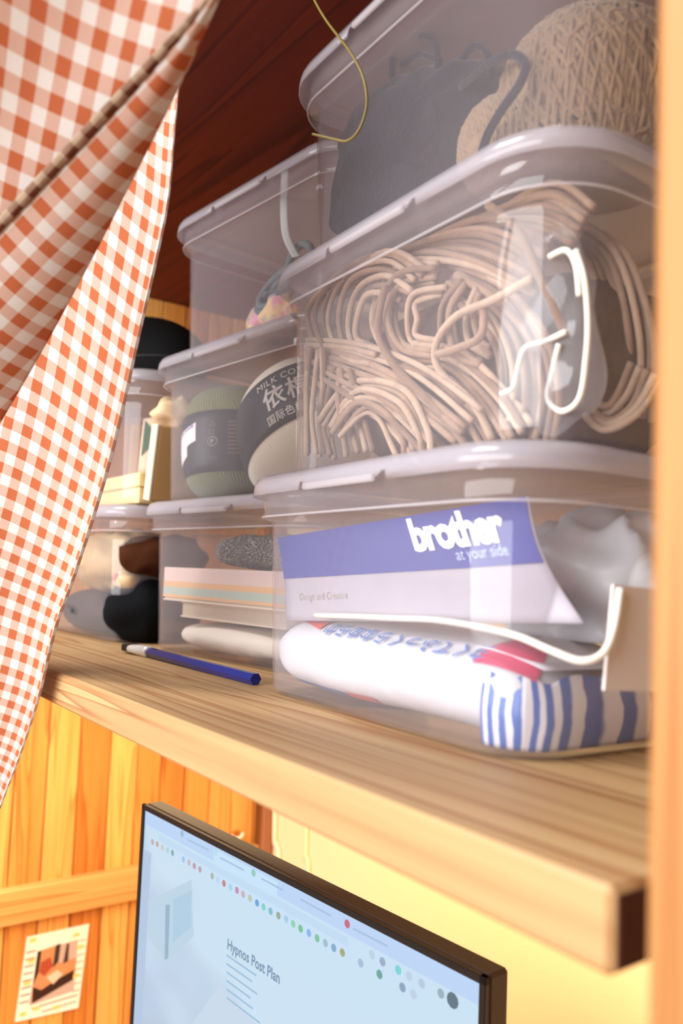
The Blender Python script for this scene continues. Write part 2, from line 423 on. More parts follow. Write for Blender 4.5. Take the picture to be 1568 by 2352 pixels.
PLANKS = [wood('plank_wood_%d' % i, l, d, 'Z', 20, 1.0, 0.45, c, k, offset=(i * 3.1, i * 1.7, i * .9)) for i, (l, d, c, k) in enumerate([
    ((230, 170, 92), (204, 130, 58), 0.9, 0), ((208, 134, 60), (172, 94, 34), 0.7, 0),
    ((234, 180, 100), (208, 138, 62), 1.2, 6.0), ((220, 152, 74), (188, 112, 46), 1.0, 0)])]

# ------------------------------------------------------------------ setting
XL, XR, YB, ZC = -1.60, 0.17, 0.80, 0.75
T = 0.0358
structure(mesh('wall_back', *box((XL - .02, YB, -1.1), (XR, YB + .03, ZC)), MAT['wallpaper'], smooth=False))
structure(mesh('wall_right', *box((XR, 0.055, -1.1), (XR + .03, YB + .03, ZC)), MAT['wallpaper'], smooth=False))
structure(mesh('floor', *box((-2.6, -2.6, -1.13), (1.8, YB + .03, -1.1)), MAT['floor'], smooth=False))
structure(mesh('ceiling', *box((XL - .02, -0.03, ZC), (XR + .03, YB + .03, ZC + .04)), MAT['ceiling'], smooth=False))
wl = structure(mesh('wall_left', *box((XL - .03, -0.10, -1.1), (XL - .012, YB, ZC)), MAT['groove'], smooth=False))
# boards of the left wall, each with its own edges and a recessed joint
y = -0.10; k = 0
widths = [.085, .078, .064, .072, .066, .068, .070, .064, .058, .062, .066, .060, .064, .07]
while y < YB - 0.002 and k < len(widths):
    wd = min(widths[k], YB - y)
    mesh('plank', *box((XL - .012, y + .0012, -1.1), (XL + .0006 * (k % 3), y + wd - .0012, ZC), .0022), PLANKS[(0, 1, 2, 2, 3, 0, 1, 2, 3, 1, 3, 0, 2, 1)[k]], wl, smooth=False)
    y += wd; k += 1
structure(mesh('trim_1', *box((XL, -0.10, -0.617), (XL + .026, YB, -0.547), .002), MAT['rail'], smooth=False))

# shelf and post
sh = thing('shelf_board', 'long thick pine shelf board carrying the stacked clear plastic boxes', 'shelf', (-0.8, 0.0, -T))
mesh('board', *box((XL + .0015, 0.0, -T), (0.0, 0.47, 0.0), .0028), MAT['shelf'], sh, smooth=False)
e = mesh('end_grain', *box((0.0, 0.003, -T + .003), (0.0012, 0.467, -.003)), MAT['shelf_end'], sh, smooth=False)
e['label'] = 'shelf end, darkened for the shade beside the post'
po = mesh('wooden_post', *box((0.046, -0.05, -1.1), (0.166, 0.052, ZC + .04), .006), MAT['post'], smooth=False)
tag(po, 'upright pale wooden post in front of the shelf end at the right', 'post')

# ------------------------------------------------------------------ storage boxes
def rr(Wd, D, r, n=8, nf=0, marks=()):
    "rounded rectangle seen from above, counter-clockwise, starting on the front edge; front edge carries extra points"
    P = []
    hw, hd = Wd / 2, D / 2
    for cx, cy, a0 in ((hw - r, -hd + r, -90), (hw - r, hd - r, 0), (-hw + r, hd - r, 90), (-hw + r, -hd + r, 180)):
        for i in range(n + 1):
            a = R(a0 + 90 * i / n); P.append((cx + r * math.cos(a), cy + r * math.sin(a)))
    for x in marks: P.append((x, -hd))
    return P
def loft(loops, cap0=True, cap1=True):
    v = []; f = []; n = len(loops[0])
    for lp in loops: v += lp
    for j in range(len(loops) - 1):
        for i in range(n):
            k = (i + 1) % n
            f.append((j * n + i, j * n + k, (j + 1) * n + k, (j + 1) * n + i))
    if cap0: f.append(tuple(range(n - 1, -1, -1)))
    if cap1: f.append(tuple((len(loops) - 1) * n + i for i in range(n)))
    return v, f
BH = 0.2187
MARKS = (-.12, -.072, -.070, -.066, -.058, -.03, 0.0, .03, .052, .060, .064, .066, .12)
def storage_box(loc, rz, Wd, D, r, label, group='stacked clear storage boxes'):
    t = thing('storage_box', label, 'box', loc, rz, group)
    def L(w_, d_, r_, z): return [Vector((x, y_, z)) for x, y_ in rr(w_, d_, r_)]
    th = .0016
    def prof(o):   # outer (o = 0) or inner (o = th) skin, bottom to top
        return [(Wd - .048 - 2 * o, D - .048 - 2 * o, r - .020, .0005 + o), (Wd - .035 - 2 * o, D - .035 - 2 * o, r - .012, .006 + o * .5),
                (Wd - .0341 - 2 * o, D - .0341 - 2 * o, r - .0116, .016 + o), (Wd - .0209 - 2 * o, D - .0209 - 2 * o, r - .0064, .162 + o), (Wd - .020 - 2 * o, D - .020 - 2 * o, r - .006, .1715 + o), (Wd - .006 - 2 * o, D - .006 - 2 * o, r, .1752 + o), (Wd - .004 - 2 * o, D - .004 - 2 * o, r, .1785 + o),
                (Wd - 2 * o, D - 2 * o, r, .208)]
    loops = [L(*q) for q in prof(0)] + [L(*q) for q in reversed(prof(th))]
    mesh('body', *loft(loops), MAT['box'], t, True, None, True)
    # the shoulder line under the lid is a solid thicker bead of plastic
    bead = [Vector((x, y_, .1772)) for x, y_ in rr(Wd - .002, D - .002, r, 10)]
    bv, bf = tube(bead, .0013, 6, True); mesh('rim', bv, bf, MAT['clip'], t, True, None, True)
    # lid with a skirt cut twice at the front for the clip
    def LL(w_, d_, r_, z, notch=False):
        P = rr(w_, d_, r_, 8, 0, MARKS); out = []
        for i, (x, y_) in enumerate(P):
            zz = z
            if notch and i >= len(P) - len(MARKS):
                if -.0705 <= x <= -.0655 or .0585 <= x <= .0645: zz = z + .0075
                elif -.066 < x < .0585: zz = z + .0028
            out.append(Vector((x, y_, zz)))
        return out
    lo = .198
    lp = [LL(Wd + .017, D + .017, r + .006, lo, True), LL(Wd + .015, D + .015, r + .005, .2085), LL(Wd + .009, D + .009, r + .003, .2150), LL(Wd - .004, D - .004, r, .2187),
          LL(Wd - .030, D - .030, r - .012, .2187), LL(Wd - .036, D - .036, r - .014, .2150), LL(Wd - .10, D - .10, r - .03, .2150)]
    inn = [LL(Wd - .10, D - .10, r - .03, .2133), LL(Wd - .034, D - .034, r - .014, .2133), LL(Wd - .028, D - .028, r - .012, .2168),
           LL(Wd - .006, D - .006, r - .002, .2168), LL(Wd + .006, D + .006, r + .002, .2135), LL(Wd + .0115, D + .0115, r + .003, .2080), LL(Wd + .0135, D + .0135, r + .004, lo, True)]
    n = len(lp[0]); allp = lp + inn
    v, f = loft(allp, False, False)
    f.append(tuple(6 * n + i for i in range(n))); f.append(tuple(7 * n + i for i in range(n - 1, -1, -1)))
    f = [q for q in f if not (len(q) == 4 and min(q) >= 6 * n and max(q) < 8 * n)]
    N0 = (len(allp) - 1) * n
    for i in range(n): f.append((N0 + i, N0 + (i + 1) % n, (i + 1) % n, i))
    mesh('lid', v, f, MAT['lid'], t, True, None, True)
    cb = MB().box((-.058, -D / 2 - .0125, lo - .001), (.052, -D / 2 - .0082, lo + .0052), .0012)
    cb.build('clip', MAT['clip'], t, False, True)
    return t
NW, ND, NR = .415, .285, .065
NEAR = [(-.347, .118, 0.0, -3), (-.334, .128, BH, -3), (-.330, .140, 2 * BH, -3)]
MW, MD, MR = .415, .285, .06
MID = [(-.797, .206, 0.0, 5), (-.790, .209, BH, 5), (-.790, .228, 2 * BH, 5)]
FAR = [(-1.232, .160, 0.0, 2), (-1.226, .165, BH, 2)]
lab = ['clear lidded plastic box at the bottom of the stack by the post', 'clear lidded box full of chunky beige yarn, middle of the stack by the post',
       'clear lidded box with a navy pouch inside, top of the stack by the post']
for (x, y0, z, a), l in zip(NEAR, lab): storage_box((x, y0 + ND / 2, z), R(a), NW, ND, NR, l)
lab = ['clear lidded box with books and white cloth inside, behind the blue pencil', 'clear lidded box holding green and cream yarn skeins, second of the middle stack',
       'almost empty clear box with grey rope, top of the middle stack']
for (x, y0, z, a), l in zip(MID, lab): storage_box((x, y0 + MD / 2, z), R(a), MW, MD, MR, l)
lab = ['clear lidded box of dark cloths, bottom of the stack beside the curtain', 'clear lidded box holding a cream carton, under the black bag']
for (x, y0, z, a), l in zip(FAR, lab): storage_box((x, y0 + MD / 2, z), R(a), .40, MD, MR, l)
# ------------------------------------------------------------------ gingham curtain
def interp(P, t):
    P = [Vector(p) for p in P]; n = len(P) - 1
    x = min(max(t, 0), 1) * n; i = min(int(x), n - 1); k = x - i
    a, b, c, d = P[max(i - 1, 0)], P[i], P[i + 1], P[min(i + 2, n)]
    return 0.5 * (2 * b + (c - a) * k + (2 * a - 5 * b + 4 * c - d) * k * k + (3 * b - a - 3 * c + d) * k ** 3)
cur = thing('curtain', 'orange and white gingham cotton curtain drawn aside at the left of the shelf', 'curtain', (-0.45, -0.08, 0.5))
# the part hanging in daylight: right edge rolls back round a soft fold
EDGE = [(421, 120), (410, 190), (399, 300), (385, 450), (359, 580), (331, 700), (310, 790), (290, 880), (252, 1040), (215, 1170), (167, 1320), (121, 1450), (86, 1600), (45, 1730), (0, 1850), (-60, 2020), (-150, 2300)]
SLOPE = [.95, .95, .95, .92, .9, .86, .82, .78, .66, .55, .42, .3, .2, .14, .1, .05, .0]
Y0 = -0.020
E3 = [at(x, y_, Y0) for x, y_ in EDGE]
lens = [0.0]
for a, b in zip(E3, E3[1:]): lens.append(lens[-1] + (b - a).length)
UM = 0.27
def front(u, v):
    p = interp(E3, v); s = u * UM; sl_ = interp([(q, 0, 0) for q in SLOPE], v).x
    # plan curve: the free border curls forward, then the cloth hangs facing the camera side
    n = max(4, int(10 + s * 60)); q = Vector((0, 0, 0)); ds = s / n
    for k in range(n):
        t_ = (k + .5) * ds
        an = R(150 + 68 * min(1, t_ / .085) ** .8 - 38 * min(1, max(0, t_ - .16) / .12) - 10 * math.sin(max(0, t_ - .085) * 42 + v * 3))
        h_ = Vector((math.cos(an), math.sin(an), 0)); q += h_ * ds; q.z += abs(h_.dot(RT)) * ds * sl_ * max(0, 1 - max(0, t_ - .13) / .12)
    p = p + q
    return p
NU, NV = 90, 90
v_, f_, uv_ = grid(front, NU, NV, 0.0006)
uu = []
for (a, b) in uv_:
    x = b * (len(lens) - 1); i = min(int(x), len(lens) - 2)
    uu.append((a * UM, lens[i] + (lens[i + 1] - lens[i]) * (x - i)))
mesh('front_panel', v_, f_, MAT['gingham'], cur, True, uu)
# the part thrown forward and up, with its sewn hem, and the single layer behind it
HL = [(520, -60), (470, 0), (310, 172), (155, 335), (0, 500), (-90, 596)]
SL = [(540, -100), (495, 0), (412, 190), (300, 420), (210, 596), (100, 800), (-10, 990), (-90, 1130)]
def flap_depth(y_): return .505 + .000245 * y_
H3 = [atd(x, y_, flap_depth(y_)) for x, y_ in HL]
S3 = [atd(x, y_, flap_depth(y_) + .004) for x, y_ in SL]
HD = (H3[4] - H3[1]).normalized()
AC = (S3[4] - H3[3]); AC = (AC - HD * AC.dot(HD)).normalized()
def flap(u, v):
    a = interp(H3, v); b = interp(S3, v)
    n = HD.cross(AC)
    return a.lerp(b, u) + n * (0.006 * math.sin(u * 3.1) )
v_, f_, uv_ = grid(flap, 30, 50, 0.0006)
mesh('forward_flap', v_, f_, MAT['gingham'], cur, True, [((p - H3[0]).dot(HD), (p - H3[0]).dot(AC)) for p in v_])
def hem(u, v):
    a = interp(H3, v); b = interp(S3, v)
    d = (b - a).normalized(); n = HD.cross(AC)
    q = a + d * (u * 0.0115 - 0.0012)
    return q + (CAM - q).normalized() * (0.0034 + 0.0011 * math.sin(u * math.pi) + .0003 * math.sin(v * 160))
v_, f_, uv_ = grid(hem, 6, 120, 0.0008)
h = mesh('hem', v_, f_, MAT['hem'], cur, True, [((p - H3[0]).dot(HD) + .006, (p - H3[0]).dot(AC) * 1.6 + .004) for p in v_])
h['label'] = 'doubled hem along the forward edge, shade put into its colour'
def back(u, v):
    px = -160 + u * 760; py = -330 + v * 1000
    p = atd(px, py, 0.635)
    lim = interp(H3, 0)
    return p + FW * (0.012 * math.sin(u * 5 + v * 2)) 
def clip_back(px, py):   # stays a thumb's width behind the hem
    return py + (px * 500 / 470) - 560
U1 = (RT * .86 - UP * .51) * 1.12; V1 = (-RT * .38 - UP * .925) * 1.12
def backp(u, v):
    # lies against the flap as its second layer, then runs on past the hem to the far left
    a = interp(H3, v); b = interp(S3, v)
    if u < .3:
        return b.lerp(a, .06 + .94 * u / .3) + FW * 0.006
    e1 = atd(-330 + 700 * (1 - v), -420 + 500 * v, 0.47 + .08 * v)
    k = (u - .3) / .7
    return (a + FW * .006).lerp(e1, k) + FW * (0.010 * math.sin(k * 4.2 + v) * k)
v_, f_, uv_ = grid(backp, 50, 50, 0.0006)
mesh('back_panel', v_, f_, MAT['gingham'], cur, True, [(p.dot(U1), p.dot(V1)) for p in v_])

# ------------------------------------------------------------------ pencil on the shelf
A = Vector((-0.898, 0.1585, 0.0075)); B = Vector((-0.566, 0.1605, 0.0065)); ax = (B - A).normalized()
pn = thing('pencil', 'dark blue pencil with a flat silver ferrule lying before the boxes', 'pencil', A)
sd = ax.cross(Vector((0, 0, 1))).normalized(); upv = Vector((0, 0, 1))
v_ = []; f_ = []
for q in (0.046, (B - A).length):
    for k in range(6):
        a = R(60 * k); v_.append(A + ax * q + sd * (math.cos(a) * .0068) + upv * (math.sin(a) * .0068))
f_ = [(k, (k + 1) % 6, 6 + (k + 1) % 6, 6 + k) for k in range(6)] + [(5, 4, 3, 2, 1, 0), (6, 7, 8, 9, 10, 11)]
mesh('shaft', v_, f_, plain('blue_lacquer', (14, 26, 104), .25, .6), pn, False)
st = [(0.050, .0074, .0074), (0.040, .0076, .0076), (0.039, .0070, .0070), (0.036, .0076, .0076), (0.034, .0071, .0072), (0.030, .0076, .0076), (0.006, .0125, .0058), (0.000, .0128, .0058)]
v_, f_ = [], []
for q, hw, hh in st:
    for k in range(16):
        a = 2 * math.pi * k / 16
        v_.append(A + ax * q + sd * (math.copysign(abs(math.cos(a)) ** .7, math.cos(a)) * hw) + upv * (math.copysign(abs(math.sin(a)) ** .7, math.sin(a)) * hh))
for j in range(len(st) - 1):
    for k in range(16): f_.append((j * 16 + k, (j + 1) * 16 + k, (j + 1) * 16 + (k + 1) % 16, j * 16 + (k + 1) % 16))
f_ += [tuple(range(16)), tuple(len(st) * 16 - 1 - k for k in range(16))]
fe = mesh('ferrule', v_, f_, plain('silver_metal', (214, 210, 202), .35, .6, metal=.35), pn, True); fe['label'] = 'flat silver ferrule'
er = mesh('eraser', *obox(A - ax * .012, ax, sd, upv, .012, .0112, .0048, .0015), plain('black_rubber', (18, 16, 16), .8), pn, False); er['label'] = 'black eraser'

# ------------------------------------------------------------------ near box, bottom: leaflet, cotton pack, card edge, crumpled bag
LOGO = plain('white_logo', (244, 242, 246), .6)
WHITE = plain('white_paper', (172, 164, 172), .6, var=.03)
INK = plain('dark_ink', (70, 66, 74), .6)
bk = thing('leaflet', 'blue and white sewing machine leaflet with white lettering in the bottom box', 'leaflet', (-.36, .175, .072))
PTL, PTR, PBL, PBR = at(638, 1236, .163), at(1212, 1140, .168), at(652, 1425, .164), at(1335, 1432, .150)
def leaf(u, v, off=0.0):
    # the right end bends forward towards the bottom
    a = PTL.lerp(PTR, u); b = PBL.lerp(PBR, u)
    if u > .9: b = b + Vector((0.0, 0, .0))
    k = v ** 1.0
    p = a.lerp(b, k)
    p.x -= .012 * math.sin(v * math.pi) * max(0, (u - .75) / .25)
    p.y += .004 * math.sin(v * 2.6) - off
    return p
v_, f_, uv_ = grid(lambda u, v: leaf(u, v), 24, 12, -.0012)
mesh('sheet', v_, f_, WHITE, bk, True)
v_, f_, uv_ = grid(lambda u, v: leaf(.004 + u * .992, .0 + v * (.50 + .05 * u), .0012), 24, 6)
mesh('blue_band', v_, f_, plain('print_blue', (52, 62, 140), .5, var=.04), bk, True)
def lf(x, y_): return leaf(x, y_, .0010)
LS = (PTR - PTL).length
def onleaf(x0, y0, sc=1.0):
    return lambda x, y_: leaf(x0 + x / LS, y0 - y_ / .085, .0024)
lettering('logo', 'brother', .036, onleaf(.605, .335), LOGO, bk, bold=.0016, space=.92)
lettering('slogan', 'at your side', .0125, onleaf(.735, .465), plain('pale_blue_print', (178, 196, 232), .6), bk)
lettering('caption', 'Design and Creative', .0095, onleaf(.075, .76), plain('grey_print', (176, 166, 160), .6), bk)

pk = thing('cotton_pack', 'soft white cotton pack with blue lettering at the bottom of its box', 'pack', (-.345, .21, .004))
FILM = plain('white_film', (214, 213, 218), .28, .55, bump=.12, bscale=60)
PX0, PX1, PYF, PYB, PZ = -.542, -.176, .147, .300, .074
def packsurf(u, a, s=1.0):
    "u 0..1 along, a angle; a = -90 deg faces the viewer, 0 up"
    x = PX0 + (PX1 - PX0) * u
    y0 = PYF - (x + .345) * .05
    e = 1.0
    if u < .14: e = math.sqrt(max(0, 1 - ((.14 - u) / .14) ** 2)) * .80 + .20
    if u > .88: e = .30 + .70 * math.sqrt(max(0, 1 - ((u - .88) / .12) ** 2))
    hy = (PYB - PYF) / 2 * (.55 + .45 * e); hz = (PZ / 2) * e * (1 - .04 * math.cos(u * 9))
    ca, sa = math.cos(a), math.sin(a)
    k = .72
    return Vector((x, y0 + (PYB - PYF) / 2 + math.copysign(abs(sa) ** k, sa) * hy * s, .005 + PZ / 2 + math.copysign(abs(ca) ** k, ca) * hz * s))
v_ = []; f_ = []; na, nu = 40, 44
for i in range(nu + 1):
    for k in range(na):
        p = packsurf(i / nu, 2 * math.pi * k / na)
        p += Vector((0, 1, 0)) * (.0016 * noise.noise(p * 55)); p.z = max(p.z, .0045)
        v_.append(p)
for i in range(nu):
    for k in range(na): f_.append((i * na + k, i * na + (k + 1) % na, (i + 1) * na + (k + 1) % na, (i + 1) * na + k))
f_ += [tuple(range(na)), tuple(nu * na + na - 1 - k for k in range(na))]
mesh('wrapper', v_, f_, FILM, pk, True)
# striped folded end at the right
def endcap(u, v):
    "u 0..1 round the end from the front to the back, v from top to bottom"
    P = [(-.214, .1440), (-.203, .1450), (-.191, .1490), (-.181, .157), (-.175, .169), (-.172, .195), (-.171, .25), (-.172, .29)]
    q = interp([(x, y_, 0) for x, y_ in P], u)
    bulge = .004 * math.sin(v * math.pi)
    return Vector((q.x + bulge * (1 if u > .3 else .3), q.y - bulge * (1 if u < .4 else 0), .0055 + .049 * (1 - v) + .003 * math.sin(u * 20) * (1 - v)))
v_, f_, uv_ = grid(endcap, 60, 14, .0008)
mesh('striped_end', v_, f_, stripes('blue_stripes', (28, 92, 176), (232, 232, 238), 9.5, 0, .52, .3, 'UV', .25), pk, True, uv_)['label'] = 'blue and white striped folded end'
v_, f_, uv_ = grid(lambda u, v: Vector((-.230 + u * .058, .150 + v * .10 + u * .010, .0555 + .018 * (1 - v * .2) * math.sin(max(.02, 1 - u * .75) * 1.5))), 14, 10, .0008)
mesh('folded_flap', v_, f_, FILM, pk, True)
def prt(u0, a0, su=1.0, sa=1.0, flip=1):
    L_ = PX1 - PX0
    return lambda x, y_: packsurf(u0 + flip * x / L_, a0 + flip * -(-y_) / .042, 1.012) + Vector((0, -.0008, .0004))
BL = plain('blue_print', (70, 116, 184), .5); RD = plain('red_print', (214, 82, 70), .5); PK = plain('pink_print', (206, 40, 92), .45)
lettering('lettering', '白くてふっくらなめらか', .0205, lambda x, y_: packsurf(.895 - x / (PX1 - PX0), -.62 - y_ / .045 - .10, 1.012) + Vector((0, -.0012, .0008)), BL, pk, bold=.0004, space=1.02, shear=.15)
def patch(name, u0, u1, a0, a1, mat, shape=None):
    v_, f_, uv_ = grid(lambda u, v: packsurf(u0 + (u1 - u0) * u, a0 + (a1 - a0) * (v if shape is None else shape(u, v)), 1.014) + Vector((0, -.0011, .0006)), 24, 8)
    mesh(name, v_, f_, mat, pk, True)
patch('red_mark', .12, .25, -.42, -.95, RD, lambda u, v: .15 + (v - .15) * (0.4 + .6 * u))
patch('pink_mark', .86, .995, -.20, -1.15, PK, lambda u, v: 1 - (1 - v) * math.sqrt(max(0, 1 - (2 * u - 1) ** 2)))
patch('blue_foot_print', .10, .36, -2.28, -2.55, BL); patch('red_foot_print', .38, .50, -2.22, -2.5, RD)

cord_w = plain('white_cord', (222, 216, 204), .55)
c_ = mesh('card_edge_tube', *tube(catmull([at(x, y_, yy) for x, y_, yy in ((725, 1413, .150), (820, 1416, .147), (905, 1420, .145), (1000, 1424, .142), (1100, 1440, .138), (1190, 1462, .134), (1270, 1496, .133), (1335, 1518, .136), (1385, 1500, .146), (1410, 1440, .156), (1424, 1352, .163))], 8), .0026, 8), cord_w)  # tube standing in for the pale edge of the card beside it
tag(c_, 'white edge of the grey card curving above the pink mark of the white pack', 'edge')
bg = mesh('crumpled_bag', *blob((-.218, .310, .112), .075, .085, .062, 48, 30, .020, 22, 3, 2.4, None, True, .078), plain('grey_film', (206, 206, 210), .35, .5, bump=.2, bscale=40))
tag(bg, 'crumpled grey plastic bag behind the right end of the blue leaflet', 'bag')
cd_ = mesh('grey_card', *obox(at(1492, 1470, .20), Vector((.10, 1, -.05)).normalized(), Vector((1, -.10, 0)).normalized(), Vector((.05, .05, 1)).normalized(), .04, .0012, .034), plain('grey_board', (206, 196, 190), .8), None, False)
tag(cd_, 'plain grey-brown card standing at the right end of the bottom box', 'card')

# ------------------------------------------------------------------ near box, middle: chunky beige yarn
YB_ = plain('beige_wool', (180, 150, 124), .95, .1, bump=.5, bscale=260, var=.10, vscale=60, sheen=.3)
YS_ = [plain('beige_wool_tone_%d' % i, c, .95, .1, bump=.5, bscale=260, var=.14, vscale=60, sheen=.3) for i, c in enumerate(((190, 162, 136), (164, 134, 110), (142, 114, 94)))]
YD_ = plain('wool_core_gap_shade', (84, 64, 54), .95, .1, bump=.6, bscale=200, var=.25, vscale=45)  # core darkened to stand for the shade in gaps between strands
sk = thing('yarn_tangle', 'chunky beige wool yarn tangled in the middle box by the post', 'yarn', (-.33, .26, .222))
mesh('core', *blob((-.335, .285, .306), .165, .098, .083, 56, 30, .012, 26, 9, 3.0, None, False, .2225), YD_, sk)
def strand(pts, r=.0031):
    return mesh('strand', *tube(catmull(pts, 6), r, 7), YS_[rnd.choice((0, 0, 1, 1, 2))], sk)
def wallfit(px, py, y_):
    px = max(px, 704)     # keeps a strand behind the tapering front of the box
    q = at(px, py, y_)
    q = at(px, py, y_ + max(0, .020 - .12 * (q.z - BH)) - .05 * (q.x + .30))
    q.z = min(q.z, BH + .204); return q
def bundle(ctrl, n, spread, y0, ys=.010, along=None, r=.0030, jit=9):
    m = len(ctrl)
    for i in range(n):
        o = (i / (n - 1) - .5) if n > 1 else 0; pts = []
        jx = rnd.uniform(-jit, jit); ph = rnd.uniform(0, 6.28)
        for j, (x, y_) in enumerate(ctrl):
            a = Vector(ctrl[max(j - 1, 0)]); b = Vector(ctrl[min(j + 1, m - 1)]); t = (b - a).normalized() if along is None else Vector(along)
            nx, ny = -t.y, t.x
            w_ = spread[j] if isinstance(spread, (list, tuple)) else spread
            yy = y0 + rnd.uniform(0, ys) * .35 + ys * .5 * (i % 2) + .006 * math.sin(j * 1.1 + ph)
            qx, qy = x + nx * o * w_ + jx + rnd.uniform(-jit, jit) * .4, y_ + ny * o * w_ + rnd.uniform(-jit, jit) * .6
            pts.append(wallfit(qx, qy, yy))
        strand(pts, r * rnd.uniform(.9, 1.1))
bundle([(735, 650), (830, 575), (960, 545), (1100, 560), (1240, 620)], 12, [50, 90, 120, 130, 140], .178)
bundle([(880, 560), (980, 500), (1110, 470), (1250, 470), (1340, 520)], 11, [40, 80, 100, 110, 100], .186)
bundle([(950, 650), (880, 610), (800, 640), (765, 730), (790, 810), (850, 830)], 8, [90, 120, 130, 130, 110, 80], .164)
bundle([(1010, 640), (930, 660), (905, 730), (930, 800), (1000, 815)], 8, [70, 90, 110, 90, 60], .163)
bundle([(690, 815), (800, 850), (920, 905), (1040, 1010)], 12, [70, 130, 150, 190], .158)
bundle([(720, 800), (712, 880), (705, 960), (712, 1045)], 7, [40, 60, 70, 80], .157)
bundle([(780, 850), (782, 920), (790, 980), (800, 1045)], 8, [50, 90, 110, 130], .160)
bundle([(760, 985), (820, 915), (900, 930), (940, 1000), (950, 1045)], 7, [60, 80, 90, 90, 80], .154)
bundle([(1040, 640), (1130, 690), (1195, 780), (1215, 900), (1200, 1000)], 11, [80, 100, 120, 140, 150], .175)
bundle([(940, 820), (1040, 850), (1120, 930), (1170, 1010)], 8, [60, 90, 110, 120], .165)
bundle([(1080, 660), (1050, 720), (1060, 800), (1110, 830)], 7, [50, 80, 90, 60], .168)
bundle([(1290, 470), (1380, 600), (1425, 780), (1410, 960)], 11, [70, 120, 150, 170], .245)
bundle([(1330, 900), (1390, 960), (1450, 930), (1490, 850)], 5, [30, 50, 60, 70], .225)
for P in ([(1222, 640), (1130, 690), (1050, 725), (1003, 785), (1008, 850), (1085, 925), (1130, 1010)],
          [(885, 655), (868, 760), (905, 840), (1000, 935), (1075, 1030)],
          [(1120, 470), (1190, 530), (1245, 650), (1300, 770)], [(1000, 815), (1050, 800), (1105, 770), (1110, 700)]):
    strand([wallfit(x, y_, .150 + .002 * i) for i, (x, y_) in enumerate(P)], .0034)
zb = thing('zip_bag', 'clear plastic bag with white cord standing right of the chunky yarn', 'bag', (-.16, .16, .222))
mesh('film', *blob(at(1275, 760, .172), .036, .020, .080, 44, 34, .012, 34, 5, 2.4, Euler((0, R(-8), 0)).to_matrix(), False, .223), plastic('bag_film', .13, (228, 226, 230), .10, 1.0, .5), zb)
for P in ([(1300, 762), (1250, 785), (1205, 800), (1188, 850), (1178, 890), (1150, 905)],
          [(1322, 575), (1342, 640), (1350, 740), (1345, 830), (1330, 915), (1290, 945), (1258, 915), (1268, 855), (1284, 790)],
          [(1262, 590), (1300, 575), (1322, 610), (1330, 680)]):
    mesh('draw_cord', *tube(catmull([wallfit(x, y_, .147) for x, y_ in P], 8), .0021, 8), cord_w, zb)

# ------------------------------------------------------------------ near box, top: navy pouch and wool balls
NAVY = plain('navy_knit', (30, 28, 40), .9, .1, bump=.6, bscale=180, var=.15, vscale=80, sheen=.2)
nv = thing('knitted_pouch', 'dark navy knitted pouch with loop handles in the top near box', 'pouch', (-.40, .21, .441))
mesh('cloth', *blob((-.403, .226, .532), .122, .046, .092, 64, 40, .009, 44, 2, 3.0, Euler((0, R(14), 0)).to_matrix(), False, .4415), NAVY, nv)
for P, r_ in (([(900, 215), (905, 110), (950, 82), (998, 100), (1006, 215)], .0034), ([(920, 150), (960, 126), (1010, 140)], .0030), ([(1040, 230), (1055, 150), (1088, 106), (1120, 128), (1122, 180), (1080, 240)], .0032)):
    mesh('handle', *tube(catmull([at(x, y_, .205) for x, y_ in P], 8), r_, 8), NAVY, nv)
mesh('drawstring', *tube(catmull([at(x, y_, yy) for x, y_, yy in ((1060, 200, .19), (1130, 143, .165), (1180, 126, .158), (1206, 150, .157), (1192, 195, .157), (1150, 255, .156), (1122, 305, .156), (1102, 360, .158))], 8), .0036, 8), NAVY, nv)
def wound(name, c, rx, ry, rz, rgb, n, r, seed, parent, rotz=0.0):
    "ball of thick yarn: loops laid round a core, braided two ways"
    rg = random.Random(seed); m = MB(); c = Vector(c)
    for i in range(n):
        lay = i // 9
        ax_ = Vector((math.sin(lay * 2.4 + seed), math.cos(lay * 1.7 + seed), .5 * math.sin(lay * 3.1))).normalized()
        off = ((i % 9) / 8 - .5) * 1.25
        u = ax_.orthogonal().normalized(); w_ = ax_.cross(u)
        k = math.sqrt(max(.02, 1 - off * off)); P = []
        for q in range(30):
            a = 2 * math.pi * q / 30
            d = (u * math.cos(a) + w_ * math.sin(a)) * k + ax_ * off
            d = d * (1.0 + .015 * math.sin(q * 2.7 + i) + .012 * (lay % 4))
            P.append(c + Vector((d.x * rx, d.y * ry, d.z * rz)))
        m.add(*tube(P, r, 6, True))
    o = m.build(name, plain('wool_%s' % name + str(seed), rgb, .95, .1, bump=.6, bscale=350, var=.12, vscale=90, sheen=.35), parent)
    return stuff(o)
wb = thing('wool_ball', 'large ball of beige wool at the right of the top near box', 'yarn', (-.212, .26, .443))
WB = (-.214, .262, .520)
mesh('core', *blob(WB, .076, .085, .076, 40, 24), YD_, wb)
wound('windings', WB, .076, .086, .076, (146, 118, 88), 270, .0021, 4, wb)
wb2 = thing('wool_ball', 'small lump of beige wool beside the navy drawstring', 'yarn', (-.27, .20, .443))
WC = (-.262, .196, .486)
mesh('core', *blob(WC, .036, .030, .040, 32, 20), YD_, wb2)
wound('windings', WC, .037, .031, .041, (158, 130, 100), 135, .0019, 8, wb2)

